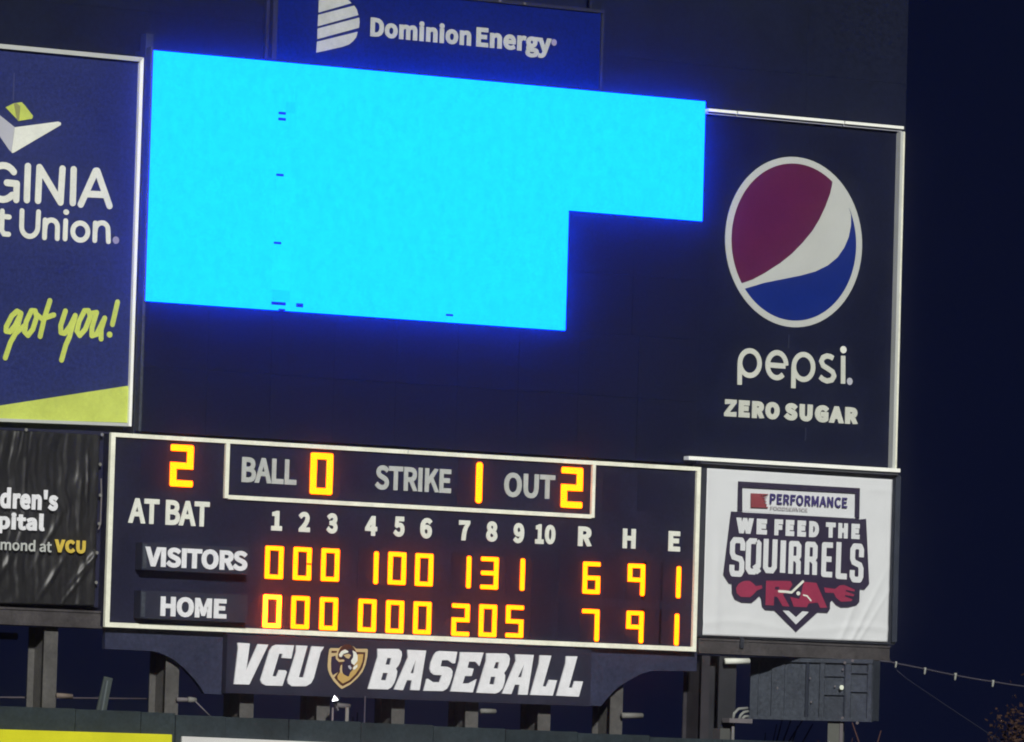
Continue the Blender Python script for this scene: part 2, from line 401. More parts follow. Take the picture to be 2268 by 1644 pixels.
# ================================================================== LEFT PURPLE-BLUE SIGN
uy = Y(-.10); uf = Y(-.16); ul = Y(-.112)
us = thing('credit_union_sign', 'purple blue sign with lime green handwriting and pale frame left of the screen', 'sign', (uy.at(0, 940)[0], 0, uy.at(150, 940)[1]))
def ext(p, q, x): return (x, p[1]+(q[1]-p[1])*(x-p[0])/(q[0]-p[0]))
TL = ext((0, 97), (318, 127), -330); BL = ext((0, 934), (291, 945), -350)
TRo, BRo = (319, 127.5), (291, 945)
MB().prism(uy, [uy.at(TL[0]+4, TL[1]+5), uy.at(313, 134), uy.at(286, 940), uy.at(BL[0]+4, BL[1]-3)][::-1], .25).build('panel', M_union, us)
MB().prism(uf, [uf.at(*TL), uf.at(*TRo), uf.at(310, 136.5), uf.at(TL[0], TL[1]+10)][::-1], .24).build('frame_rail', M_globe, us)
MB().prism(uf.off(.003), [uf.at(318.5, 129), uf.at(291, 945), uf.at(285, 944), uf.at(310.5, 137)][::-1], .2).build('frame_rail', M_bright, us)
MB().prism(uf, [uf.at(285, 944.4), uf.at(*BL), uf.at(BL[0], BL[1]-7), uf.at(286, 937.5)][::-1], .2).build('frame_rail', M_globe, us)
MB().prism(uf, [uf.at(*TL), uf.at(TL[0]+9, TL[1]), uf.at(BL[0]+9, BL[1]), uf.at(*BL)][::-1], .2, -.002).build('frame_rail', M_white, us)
MB().prism(ul, [ul.at(*r2((0, 1490))), ul.at(*r2((943, 1344))), ul.at(286, 936.5), ul.at(*r2((0, 1587))), ul.at(BL[0]+8, BL[1]-8), ul.at(BL[0]+8, 985*.0+ r2((0, 1490))[1]+45)][::-1], .01).build('green_wedge', M_lime, us)
MB().prism(ul, pts(ul, r1, [(38, 720), (95, 692), (145, 685), (165, 705), (222, 778), (215, 796), (125, 811)]), .011).build('emblem_diamond', M_lime, us)
MB().prism(ul.off(.004), pts(ul, r1, [(92, 696), (108, 690), (136, 712), (128, 806), (112, 798)]), .012).build('emblem_diamond', M_olive, us)
MB().prism(ul, pts(ul, r1, [(100, 853), (390, 815), (408, 822), (408, 838), (95, 1022), (82, 1026), (78, 1018)]), .011).build('emblem_wing', M_whiteL, us)
MB().prism(ul, pts(ul, r1, [(-190, 640), (-180, 628), (98, 852), (76, 1018), (62, 1006)]), .011).build('emblem_wing', M_lilac, us)
W = 44/2.417*.75*MPP
def strokes(pl, v, items, width, name, material, par, cap='round'):
    for k, it in enumerate(items):
        mb = MB(); f = 0.0
        for e in it:
            if e[0] == 'o':
                c = pl.at(*v((e[1], e[2]))); rx = pl.at(*v((e[1]+e[3], e[2])))[0]-c[0]; rz = c[1]-pl.at(*v((e[1], e[2]+e[4])))[1]
                mb.ring(pl, c, rx, rz, width, .012, f)
            elif e[0] == 'd':
                c = pl.at(*v((e[1], e[2]))); rx = pl.at(*v((e[1]+e[3], e[2])))[0]-c[0]; rz = c[1]-pl.at(*v((e[1], e[2]+e[4])))[1]
                mb.disc(pl, c, rx, rz, .012, f)
            else:
                mb.stroke(pl, pts(pl, v, e), width, .012, f, cap)
            f += .0011
        mb.build(name, material, par)
def arc(cx, cy_, rx, ry, a0, a1, n=16):
    return [(cx+rx*cos(radians(a0+(a1-a0)*k/n)), cy_-ry*sin(radians(a0+(a1-a0)*k/n))) for k in range(n+1)]
strokes(ul, t4, [
    [arc(22, 288, 98, 122, 38, 312, 20), [(50, 290), (120, 297), (116, 412)]],
    [[(200, 172), (192, 413)]], [[(272, 418), (283, 180), (432, 430), (447, 190)]],
    [[(527, 195), (520, 434)]], [[(577, 445), (684, 206), (695, 206), (782, 455)], [(622, 370), (745, 376)]],
    [[(-225, 375), (-215, 140), (-160, 142), (-130, 195), (-165, 255), (-220, 258)], [(-165, 258), (-118, 385)]],
    [[(-290, 130), (-298, 368)]], [[(-480, 112), (-405, 355), (-350, 122)]]], W, 'letter', M_whiteL, us)
W2 = 33/2.417*.75*MPP
strokes(ul, t4, [
    [[(17, 492), (13, 630), (28, 655), (62, 658)], [(-22, 526), (66, 535)]],
    [[(158, 490), (155, 600)]+arc(213, 605, 58, 68, 180, 360, 12)+[(276, 498)]],
    [[(318, 682), (323, 556)], [(322, 615)]+arc(367, 606, 44, 50, 165, 0, 9)+[(409, 688)]],
    [[(470, 562), (465, 690)], ['d', 473, 500, 20, 20]],
    [['o', 574, 639, 54, 61]],
    [[(677, 702), (681, 578)], [(680, 635)]+arc(727, 626, 45, 50, 165, 0, 9)+[(774, 710)]],
    [['d', -60, 470, 19, 20], [(-62, 530), (-66, 650)]],
    [['o', -140, 590, 46, 58], [(-90, 440), (-96, 645)]],
    [['o', -262, 575, 46, 58]], [[(-360, 630), (-352, 520)], [(-355, 560), (-320, 515)]],
    [arc(-450, 535, 60, 95, 50, 310, 16)]], W2, 'letter', M_whiteL, us)
MB().disc(ul, ul.at(*t4((828, 700))), .05, .052).build('registered_mark', M_lilac2, us)
strokes(ul, t4, [
    [[(150, 1222), (122, 1207), (85, 1240), (45, 1318), (44, 1350), (70, 1354), (108, 1310), (150, 1225), (112, 1365), (75, 1430), (38, 1540)], [(105, 1370), (182, 1305)]],
    [[(225, 1203), (188, 1280), (176, 1355), (200, 1380), (235, 1335), (262, 1250), (252, 1205), (225, 1203)]],
    [[(357, 1132), (318, 1255), (287, 1387)], [(255, 1225), (300, 1262), (384, 1234)]],
    [[(468, 1206), (434, 1310), (436, 1360), (462, 1366), (500, 1315), (538, 1238), (496, 1390), (470, 1450), (440, 1556)]],
    [[(605, 1203), (565, 1280), (550, 1350), (570, 1380), (610, 1335), (645, 1245), (632, 1203), (605, 1203)]],
    [[(640, 1225), (690, 1216), (657, 1325), (656, 1382), (690, 1372), (748, 1256), (722, 1340), (722, 1405)]],
    [[(840, 1142), (803, 1302)], ['d', 783, 1374, 20, 22]]], W2*1.02, 'handwriting', M_lime, us)
MB().rect(ul, ul.at(*r1((95, 500)))[0]-.008, ul.at(*r1((95, 500)))[0]+.008, ul.at(*r1((92, 676)))[1], ul.at(*r1((98, 490)))[1], .008).build('streak', M_streak2, us)

# steel post between the left sign and the screen
py_ = Y(.12); pa = py_.at(330, 130)[0]
po = tag(MB().box((pa-.055, .12, ZT-6.9), (pa+.06, .30, ZT+.25)).build('sign_post', M_pframe), 'slim dark steel post between purple sign and cyan screen', 'post')

# ================================================================== COLA SIGN
cyp = Y(.06); cf = Y(-.06); cl = Y(.048)
CX0 = X1+.03; CX1 = cf.at(1994, 660)[0]; CZ1 = cf.at(1782, 260)[1]; CZ0 = cf.at(1750, 1033)[1]
cs = thing('cola_sign', 'dark navy soft drink sign with red white and blue globe right of the screen', 'sign', (CX0, 0, CZ0))
MB().rect(cyp, CX0, CX1-.02, CZ0, CZ1-.03, .35).build('panel', M_cola, cs)
cuts = [CX0-.0, cf.at(*s5((1192, 470)))[0], cf.at(*s5((1845, 530)))[0], CX1]
for i in range(3):
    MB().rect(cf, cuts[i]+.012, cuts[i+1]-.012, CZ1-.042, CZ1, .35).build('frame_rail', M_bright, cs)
    MB().rect(cf, cuts[i]+.012, cuts[i+1]-.012, CZ1-.075, CZ1-.043, .30, -.05).build('frame_lip', M_lilac, cs)  # greyer than the rail above, so the flange catching light is coloured in
MB().rect(cf, CX1-.065, CX1, CZ0+.05, CZ1-.08, .3, -.002).build('frame_rail', M_globe, cs)
MB().rect(cf, CX1-.022, CX1+.004, CZ0+.05, CZ1-.08, .3, .012).build('frame_rail', M_white, cs)
xl_ = cf.at(1516, 1020)[0]; xm = cf.at(*r6((660, 70)))[0]
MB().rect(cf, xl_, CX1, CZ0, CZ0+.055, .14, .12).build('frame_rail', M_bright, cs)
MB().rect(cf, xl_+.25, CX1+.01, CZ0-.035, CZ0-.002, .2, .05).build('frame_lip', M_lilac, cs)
MB().rect(cyp, CX1-.005, CX1+.05, CZ0+.05, CZ1-.1, .30).build('side_trim', M_pframe, cs)
gc = cl.at(*r7((441, 620))); RX = (cl.at(*r7((743, 631)))[0]-cl.at(*r7((139, 610)))[0])/2; RZ = (cl.at(*r7((430, 243)))[1]-cl.at(*r7((452, 997)))[1])/2
gl = MB().disc(cl, gc, RX, RZ, .012, 0, 72).build('globe', M_globe, cs)
kx, kz = (RX-.108)/RX, (RZ-.10)/RZ
def ang(p): q = cl.at(*r7(p)); return math.atan2((q[1]-gc[1])/RZ, (q[0]-gc[0])/RX)
def inner(a): return (gc[0]+RX*kx*cos(a), gc[1]+RZ*kz*sin(a))
a0, a1 = ang((615, 350)), ang((205, 803))
if a1 < a0: a1 += 2*pi
cur = pts(cl, r7, [(258, 785), (310, 757), (380, 712), (430, 672), (478, 623), (520, 572), (552, 520), (578, 465), (600, 405)])
MB().prism(cl, [inner(a0+(a1-a0)*k/40) for k in range(41)]+cur, .006, .004).build('globe_red', M_red, gl)
b0, b1 = ang((216, 830)), ang((697, 462))
if b1 < b0: b1 += 2*pi
cur = pts(cl, r7, [(692, 500), (692, 545), (682, 598), (662, 645), (632, 688), (590, 723), (535, 750), (470, 768), (400, 782), (310, 800)])
MB().prism(cl, [inner(b0+(b1-b0)*k/40) for k in range(41)]+cur, .006, .004).build('globe_blue', M_blue, gl)
W3 = 73/4.93*.75*MPP
strokes(cl, t3, [
    [[(318, 772), (322, 455)], ['o', 466, 457, 142, 180]],
    [[(740, 482), (985, 502)], arc(860, 487, 135, 183, -2, 312, 24)],
    [[(1100, 822), (1105, 510)], ['o', 1248, 513, 140, 182]],
    [[(1682, 388), (1640, 362), (1588, 352), (1535, 374), (1508, 430), (1535, 495), (1600, 535), (1672, 585), (1695, 645), (1660, 702), (1590, 718), (1530, 692), (1488, 655)]],
    [[(1826, 350), (1824, 756)]]], W3, 'letter', M_pale, cs, 'flat')
c = cl.at(*t3((1829, 262))); MB().disc(cl, c, .055, .055).build('letter_dot', M_whiteL, cs)
c = cl.at(*t3((1921, 723))); MB().disc(cl, c, .05, .055).build('registered_mark', M_lilac, cs)
text('lettering', 'ZERO', cl, R4(cl, t3, (95, 1110), (900, 1150), (500, 1003), (500, 1258)), M_pale, cs, .034, 'sans', .012, spacing=1.12)
text('lettering', 'SUGAR', cl, R4(cl, t3, (975, 1170), (2037, 1220), (1510, 1068), (1510, 1320)), M_pale, cs, .034, 'sans', .012, spacing=1.12)
for v, a, b in ((t3, (1040, 40), (1040, 240)), (t3, (1285, 1400), (1285, 1578))):
    x = cl.at(*v(a))[0]; MB().rect(cl, x-.012, x+.01, cl.at(*v(b))[1], cl.at(*v(a))[1], .008).build('streak', M_streak, cs)

# ================================================================== LINE SCOREBOARD
fy = Y(-.22); ff_ = Y(-.27); ll = Y(-.234)
SX0 = ff_.at(239.5, 1173)[0]; SX1 = ff_.at(1547.5, 1240)[0]; SZ1 = ff_.at(900, 996.5)[1]; SZ0 = ff_.at(885, 1416)[1]
sb = thing('line_scoreboard', 'wide navy scoreboard with amber digits and white outline below the dark screen part', 'scoreboard', (0, -.22, SZ0))
MB().rect(fy, SX0+.01, SX1-.01, SZ0+.01, SZ1-.01, .55).build('cabinet', M_board, sb)
tw = .058
def bar(x0, x1, z0, z1, f=0.0, M=M_white, nm='outline_strip'):
    return MB().rect(ff_, x0, x1, z0, z1, .06, f).build(nm, M, sb)
nx = ff_.at(*r5((130, 65)))[0]
bar(SX0, nx-.006, SZ1-tw, SZ1); bar(nx+.006, SX1, SZ1-tw, SZ1)
bar(SX0, SX1, SZ0, SZ0+tw*1.15)
bar(SX0, SX0+tw*1.2, SZ0+tw*1.15, SZ1-tw, -.0005); bar(SX1-tw*1.15, SX1, SZ0+tw*1.15, SZ1-tw, -.0005)
ix0 = ff_.at(*r4((922, 340)))[0]; ix1 = ff_.at(*r5((1428, 350)))[0]; iz = ff_.at(*r5((130, 468+2)))[1]
bar(ix0, ix0+.062, iz, SZ1-tw, -.0005); bar(ix1-.052, ix1, iz, SZ1-tw, -.0005); bar(ix0+.062, ix1-.052, iz-.012, iz+.046)
for body, v, rr, off_, MM in (
        ('BALL', r4, ((1045, 345), (1452, 375), (1250, 262), (1250, 449)), .030, M_greyL),
        ('OUT', r5, ((797, 305), (1150, 320), (973, 232), (973, 403)), .030, M_greyL),
        ('AT BAT', r4, ((203, 655), (803, 690), (503, 571), (503, 757)), .030, M_whiteL)):
    text('lettering', body, ll, R4(ll, v, *rr), MM, sb, off_*.50, spacing=1.0)
text('lettering', 'STRIKE', ll, R4(ll, D, (832, 1060), (999.5, 1071), (915, 1034.5), (915, 1089)), M_greyL, sb, .015, spacing=1.0)
for body, v, a, b, c, d in (('1', r4, 1265, 1345, 652, 800), ('2', r4, 1470, 1553, 660, 810), ('3', r4, 1678, 1757, 670, 822), ('4', r4, 1963, 2052, 690, 838),
                            ('5', r5, 32, 106, 530, 671), ('6', r5, 215, 296, 540, 683), ('7', r5, 483, 560, 557, 696), ('8', r5, 673, 750, 563, 705),
                            ('9', r5, 862, 936, 575, 716), ('1', r5, 1013, 1072, 583, 720), ('0', r5, 1080, 1152, 588, 723), ('R', r5, 1310, 1404, 600, 737), ('H', r5, 1620, 1709, 615, 752), ('E', r5, 1937, 2018, 632, 772)):
    text('numeral' if body.isdigit() else 'lettering', body, ll, R4(ll, v, (a, (c+d)/2), (b, (c+d)/2), ((a+b)/2, c), ((a+b)/2, d)), M_whiteL if body.isalpha() else M_whiteL, sb, .022, 'mono' if body.isdigit() else 'sans')
# raised name plates
npl = Y(-.44)
for body, rr, tr in (('VISITORS', ((300, 1000), (1092, 1040), (690, 906), (690, 1108)), ((326, 1000), (1086, 1022), (706, 934), (706, 1084))),
                     ('HOME', ((288, 1370), (1085, 1400), (690, 1262), (690, 1468)), ((440, 1368), (931, 1380), (686, 1297), (686, 1447)))):
    a, b, c, d = R4(npl, r4, *rr)
    p = MB().rect(npl, a, b, c, d, .205).build('name_plate', M_plate, sb)
    MB().rect(npl, a+.01, a+.07, c+.02, d-.02, .02, .012).build('plate_lit_edge', M_cab, p)  # paler strip paints in the light on the plate's left side
    nl = npl.off(.014)
    text('lettering', body, nl, R4(nl, r4, *tr), M_vcu, p, .020, spacing=1.0)
# seven segment digits: each a module with its lit bars
SEG = {'0': 'abcdef', '1': 'bc', '2': 'abged', '3': 'abgcd', '5': 'afgcd', '6': 'afgedc', '7': 'abc', '9': 'abgfc', '': ''}
def segpoly(s, w_, h_, t, lit):
    """one bar of a digit; its ends are mitred against a lit neighbour and cut square otherwise"""
    x0, x1, z0, z1 = -w_/2, w_/2, -h_/2, h_/2; c = t*.22; h2 = t/2; e = .0008
    if s in 'ad':
        sg = 1 if s == 'a' else -1; Z = z1*1 if s == 'a' else z0; zi = Z-sg*t
        l, r = ('f', 'b') if s == 'a' else ('e', 'c')
        L = [(x0+t, zi), (x0+e, Z-sg*c), (x0+c, Z)] if l in lit else [(x0+c*.6, zi), (x0, zi+sg*c), (x0, Z-sg*c), (x0+c*.6, Z)]
        R = [(x1-c, Z), (x1-e, Z-sg*c), (x1-t, zi)] if r in lit else [(x1-c*.6, Z), (x1, Z-sg*c), (x1, zi+sg*c), (x1-c*.6, zi)]
        P = L+R
    elif s == 'g':
        L = [(x0+t+e, -h2), (x0+h2+e, 0), (x0+t+e, h2)] if ('e' in lit or 'f' in lit) else [(x0+c, -h2), (x0, 0), (x0+c, h2)]
        R = [(x1-t-e, h2), (x1-h2-e, 0), (x1-t-e, -h2)] if ('b' in lit or 'c' in lit) else [(x1-c, h2), (x1, 0), (x1-c, -h2)]
        if not ('e' in lit and 'f' in lit) and ('e' in lit or 'f' in lit):
            L = [(x0+t+e, -h2), (x0+e, h2)] if 'e' in lit else [(x0+e, -h2), (x0+t+e, h2)]
        if not ('b' in lit and 'c' in lit) and ('b' in lit or 'c' in lit):
            R = [(x1-t-e, h2), (x1-e, -h2)] if 'b' in lit else [(x1-e, h2), (x1-t-e, -h2)]
            if 'b' in lit: R = [(x1-t-e, h2), (x1-e, -h2)]
        P = L+R
    else:
        left = s in 'ef'; top = s in 'bf'; X = x0 if left else x1; sx = 1 if left else -1
        xi = X+sx*t; sg = 1 if top else -1; Zo = z1 if top else z0
        cap = 'a' if top else 'd'; other = {'b': 'c', 'c': 'b', 'e': 'f', 'f': 'e'}[s]
        O = [(X, Zo-sg*c-sg*e), (xi, Zo-sg*t-sg*e)] if cap in lit else [(X, Zo-sg*t*.3), (X+sx*t*.3, Zo), (xi-sx*t*.3, Zo), (xi, Zo-sg*t*.3)]
        if 'g' in lit and other in lit: I = [(xi, sg*h2), (X+sx*h2, sg*e), (X, sg*e)]
        elif 'g' in lit: I = [(xi, sg*h2+sg*e), (X, -sg*h2+sg*e)]
        elif other in lit: I = [(xi, sg*e), (X, sg*e)]
        else: I = [(xi, sg*h2), (X, sg*h2)]
        P = O+I
    if sum(P[i][0]*P[(i+1) % len(P)][1]-P[(i+1) % len(P)][0]*P[i][1] for i in range(len(P))) < 0: P = P[::-1]
    return P
dgp = Y(-.262)
def digit(ch, cD, wz, M=None, gap=False, module=True):
    w_, h_, t = wz; c = dgp.at(*cD)
    mo = MB().rect(fy.off(.004), c[0]-w_*.5-.035, c[0]+w_*.5+.035, c[1]-h_*.5-.05, c[1]+h_*.5+.05, .003).build('digit_module', M_module, sb)
    for s in SEG[ch]:
        P = segpoly(s, w_, h_, t, SEG[ch])
        if gap and s in 'bc': P = [(x, (z+.010 if s == 'b' and z < .05 else z-.010 if s == 'c' and z > -.05 else z)) for x, z in P]
        MB().prism(dgp, [(c[0]+x, c[1]+z) for x, z in P], .028).build('segment', M or E_digit, mo)
def wdh(v, a, b, c, d): p = dgp.at(*v((a, (c+d)/2))); q = dgp.at(*v((b, (c+d)/2))); r = dgp.at(*v(((a+b)/2, c))); s = dgp.at(*v(((a+b)/2, d))); return q[0]-p[0], r[1]-s[1]
ws, hs = wdh(r4, 1224, 1354, 915, 1160); ws2, hs2 = wdh(r5, 1347, 1462, 846, 1067); SM = ((ws+ws2)/2, (hs+hs2)/2, .061)
wb, hb = wdh(r4, 1558, 1720, 222, 530); BG = (wb, hb, .090)
def ctr(v, x, y): return v((x, y))
wd = SM[0]/MPP/1.06*.87*2.349/.75          # digit width in r5 pixels
vis = [(r4, 1288, 1037, '0'), (r4, 1497, 1046, '0'), (r4, 1705, 1055, '0'), (r4, 1996, 1074, '1'), (r5, 56, 890, '0'), (r5, 244, 900, '0'),
       (r5, 508, 914, '1'), (r5, 698, 923, '3'), (r5, 881, 931, '1'), (r5, 1067, 940, ''), (r5, 1405, 956, '6'), (r5, 1716, 969, '9'), (r5, 1965, 984, '1')]
hom = [(r4, 1272, 1400, '0'), (r4, 1482, 1409, '0'), (r4, 1693, 1419, '0'), (r4, 1980, 1431, '0'), (r4, 2186, 1441, '0'), (r5, 231, 1234, '0'),
       (r5, 497, 1247, '2'), (r5, 686, 1253, '0'), (r5, 872, 1258, '5'), (r5, 1058, 1268, ''), (r5, 1398, 1284, '7'), (r5, 1706, 1296, '9'), (r5, 1952, 1313, '1')]
for k, (v, x, y, ch) in enumerate(vis): digit(ch, v((x, y)), SM, gap=(k == 1))
for k, (v, x, y, ch) in enumerate(hom): digit(ch, v((x, y)), SM, M=E_digit2 if k == 0 else None)
for x, y in ((1256, 950), (1562, 964), (1830, 976)):
    digit('', r5((x, y)), SM); digit('', r5((x-8, y+327)), SM)
digit('2', r4((600, 317)), BG); digit('', r4((400, 309)), BG)
digit('0', r4((1640, 376)), BG); digit('1', r5((633-62, 292)), BG); digit('2', r5((1269, 330)), BG)
for xa, xb in ((1480, 1600), (1720, 1930)):
    a, b, c, d = R4(fy, r5, (xa, 330), (xb, 330), ((xa+xb)/2, 225), ((xa+xb)/2, 500)); MB().rect(fy.off(.003), a, b, c, d, .002).build('blank_cover', M_module, sb)

# ================================================================== TEAM NAME PANEL WITH ARCHED APRON
ay = Y(-.12); an = Y(-.26); al = Y(-.285)
ns = thing('name_sign', 'dark arched panel with bold white slanted team name and gold shield emblem', 'sign', (0, -.12, SZ0-.9))
ztop = SZ0-.004
Lp = [(1003, 378), (1250, 388), (1450, 398), (1510, 410), (1570, 432), (1660, 478), (1760, 560), (1860, 668), (1915, 738), (1955, 805), (2115, 815)]
lw = pts(ay, s1, Lp); xe = an.at(*s2((262, 400)))[0]
MB().prism(ay, [(lw[0][0], ztop)]+lw[:-1]+[(xe+.05, lw[-1][1]), (xe+.05, ztop)], .09).build('apron', M_apron, ns)
Rp = [(1460, 530), (1530, 534), (1575, 480), (1610, 442), (1650, 405), (1685, 382), (1740, 350), (1800, 318), (1870, 298), (2170, 300)]
rw = pts(ay, s3, Rp); xe2 = an.at(*s3((1462, 350)))[0]
MB().prism(ay, [(xe2-.15, ztop), (xe2-.15, rw[0][1])]+rw[1:]+[(rw[-1][0], ztop)], .09).build('apron', M_apron, ns)
zp0 = (an.at(*s2((255, 758)))[1]+an.at(*s3((1460, 527)))[1])/2
MB().rect(an, xe, xe2, zp0, SZ0-.03, .14).build('name_panel', M_npanel, ns)
def letter(v, loops):
    MB().prism(al, [pts(al, v, l) for l in loops], .03).build('letter', M_vcu, ns)
letter(s2, [[(385, 183), (522, 190), (490, 430), (478, 500), (612, 198), (728, 205), (515, 650), (345, 645), (392, 250)]])
letter(s2, [[(815, 205), (1015, 212), (985, 360), (878, 352), (888, 308), (850, 305), (775, 555), (820, 560), (848, 488), (920, 490), (935, 510), (885, 665), (700, 660), (655, 635), (640, 600), (742, 270), (775, 222)]])
letter(s2, [[(1040, 212), (1165, 218), (1068, 568), (1120, 570), (1212, 222), (1350, 230), (1312, 290), (1235, 580), (1205, 635), (1150, 668), (990, 668), (950, 640), (942, 600), (1037, 290)]])
letter(t1, [[(350, 228), (740, 232), (795, 280), (800, 350), (770, 470), (730, 550), (690, 595), (715, 650), (700, 740), (660, 860), (600, 950), (540, 985), (170, 975), (180, 940), (350, 380)],
            [(530, 400), (605, 402), (580, 525), (495, 522)], [(450, 675), (540, 680), (505, 815), (410, 810)]])
letter(t1, [[(905, 248), (1252, 262), (1130, 1000), (960, 995), (988, 815), (895, 812), (820, 998), (655, 985), (915, 390)], [(1060, 430), (1020, 685), (960, 682)]])
letter(t1, [[(1500, 268), (1830, 285), (1790, 500), (1740, 500), (1660, 440), (1545, 440), (1520, 555), (1650, 565), (1710, 590), (1745, 650), (1735, 740), (1690, 880), (1640, 970), (1560, 1015), (1205, 1010), (1260, 790), (1285, 785), (1380, 850), (1500, 850), (1545, 720), (1400, 715), (1340, 670), (1320, 600), (1340, 480), (1400, 340), (1440, 290)]])
letter(t1, [[(1885, 290), (2320, 300), (2242, 551), (2170, 470), (2050, 465), (2020, 580), (2135, 600), (2100, 735), (1975, 735), (1930, 875), (2050, 870), (2190, 795), (2120, 1040), (1705, 1020), (1870, 450)]])
letter(t2, [[(232, 185), (600, 190), (650, 225), (668, 290), (650, 400), (600, 500), (560, 550), (580, 600), (570, 720), (530, 840), (470, 905), (400, 935), (50, 920), (225, 330)],
            [(405, 352), (470, 352), (450, 472), (365, 465)], [(315, 622), (400, 625), (375, 768), (285, 760)]])
letter(t2, [[(770, 205), (1112, 218), (995, 960), (825, 955), (850, 772), (760, 770), (695, 945), (525, 935), (780, 330)], [(935, 385), (885, 632), (820, 630)]])
letter(t2, [[(1225, 222), (1440, 230), (1280, 800), (1345, 805), (1400, 680), (1545, 690), (1465, 975), (1050, 960), (1210, 380)]])
letter(t2, [[(1715, 240), (1925, 245), (1765, 825), (1830, 828), (1870, 705), (2028, 710), (1950, 995), (1535, 975), (1705, 380)]])
# shield
def sh(ps, M, f, nm, par): return MB().prism(al, pts(al, s7, ps), .012, f).build(nm, M, par)
shd = sh([(640, 280), (840, 285), (900, 240), (1000, 213), (1100, 213), (1180, 240), (1250, 300), (1510, 298), (1532, 325), (1520, 480), (1470, 700), (1400, 860), (1280, 1010), (1100, 1170), (900, 1275), (830, 1220), (700, 1080), (610, 930), (570, 820), (558, 700), (575, 480), (600, 310)], M_tan, 0, 'shield', ns)
sh([(1255, 372), (1470, 382), (1455, 560), (1400, 760), (1290, 930), (1120, 1100), (920, 1205), (855, 1165), (760, 1055), (715, 1000), (800, 880), (1000, 600)], M_brown, .002, 'shield_rim', shd)
sh([(1290, 430), (1420, 430), (1400, 600), (1340, 750), (1230, 910), (1080, 1060), (920, 1140), (800, 1040), (790, 960), (850, 870), (1000, 640)], M_gold, .004, 'shield_field', shd)
sh([(650, 345), (780, 350), (775, 395), (645, 400)], M_brown, .004, 'shield_rim', shd)
sh([(650, 490), (740, 465), (765, 560), (830, 615), (920, 640), (870, 680), (850, 780), (830, 850), (680, 940), (640, 850), (635, 640)], M_ink, .004, 'shield_field', shd)
MB().disc(al, al.at(*s7((1030, 500))), .155, .185, .012, .006).build('horn_ring', M_brown, shd)
sh([(1060, 300), (1150, 310), (1170, 420), (1150, 560), (1120, 640), (1130, 720), (1160, 800), (1100, 870), (1060, 970), (1020, 960), (930, 910), (900, 830), (900, 680), (940, 600), (880, 500), (1000, 400), (1050, 380)], M_ink, .009, 'ram_head', shd)
sh([(820, 440), (880, 360), (970, 315), (1050, 360), (1040, 390), (930, 420), (880, 500), (840, 490)], M_whiteL, .012, 'horn', shd)
sh([(1150, 340), (1230, 380), (1275, 470), (1270, 590), (1190, 700), (1130, 650), (1115, 590), (1170, 500), (1170, 420)], M_whiteL, .012, 'horn', shd)
sh([(1270, 680), (1265, 740), (1210, 800), (1165, 800), (1175, 740)], M_whiteL, .012, 'horn', shd)
sh([(930, 450), (1050, 420), (1120, 455), (1060, 540), (1000, 520)], M_tan, .012, 'face_patch', shd)
sh([(1040, 710), (1090, 700), (1130, 760), (1110, 810), (1060, 770)], M_lilac, .012, 'face_patch', shd)
MB().stroke(al, pts(al, s7, [(765, 470), (775, 540), (830, 590), (930, 585)]), .03, .012, .012).build('horn_tip', M_tan, shd)
sh([(870, 700), (910, 680), (905, 900), (850, 870)], M_tan, .0075, 'shield_field', shd)

# ================================================================== BANNERS
def cloth(pl, corners, nu, nv, fn, name, material, par):
    """corners TL,TR,BR,BL (2-D on pl); fn(u,v) = metres towards the stands"""
    TLc, TRc, BRc, BLc = corners; vs_ = []; fs = []
    for back in (0, 1):
        for j in range(nv+1):
            for i in range(nu+1):
                u, v = i/nu, j/nv
                x = (TLc[0]*(1-u)+TRc[0]*u)*(1-v)+(BLc[0]*(1-u)+BRc[0]*u)*v
                z = (TLc[1]*(1-u)+TRc[1]*u)*(1-v)+(BLc[1]*(1-u)+BRc[1]*u)*v
                vs_.append(pl.w((x, z), fn(u, v)-.004*back))
    n = (nu+1)*(nv+1)
    for j in range(nv):
        for i in range(nu):
            a = j*(nu+1)+i; b, c, d = a+1, a+nu+2, a+nu+1
            fs.append((d, c, b, a)); fs.append((n+a, n+b, n+c, n+d))
    rim = [i for i in range(nu+1)]+[j*(nu+1)+nu for j in range(1, nv+1)]+[nv*(nu+1)+i for i in range(nu-1, -1, -1)]+[j*(nu+1) for j in range(nv-1, 0, -1)]
    for k in range(len(rim)):
        a, b = rim[k], rim[(k+1) % len(rim)]; fs.append((a, b, b+n, a+n))
    return smooth(MB().add(vs_, fs).build(name, material, par))
sqy = Y(-.02)
zs0 = sqy.at(1760, 1413)[1]
sq = thing('team_banner', 'white vinyl banner with dark badge, red spoon and red fork right of the scoreboard', 'banner', (sqy.at(1760, 1413)[0], 0, zs0))
cor = [sqy.at(*r6(p)) for p in ((105, 90), (1605, 183), (1565, 1497), (68, 1440))]
def wr_white(u, v):
    d = .006*mnoise.noise(Vector((u*3, v*2, 1)))+.004*sin(u*34+3*mnoise.noise(Vector((u*2, v*5, 4))))*max(0, v-.80)*5
    d += .016*math.exp(-((v-.93+.02*sin(u*9))/.022)**2)*(.6+.5*mnoise.noise(Vector((u*4, 0, 2))))
    for (c0, sl, wd_, am) in ((.80, .34, .013, .013), (.875, .42, .012, .015), (.93, .5, .010, .012)):
        e = (u-(c0+sl*(.82-v)))/wd_; d += am*math.exp(-e*e)*max(0, min(1, (v-.45)*2.2))*(1 if v > .45 else 0)
    d += .008*math.exp(-((u-.07)/.02)**2)*(v > .3)*min(1, (v-.3)*4)
    d += .006*math.exp(-((v-.07)/.02)**2)*(.5+mnoise.noise(Vector((u*8, 3, 3))))
    return d
cloth(sqy, cor, 110, 90, wr_white, 'vinyl_sheet', M_bwhite, sq)
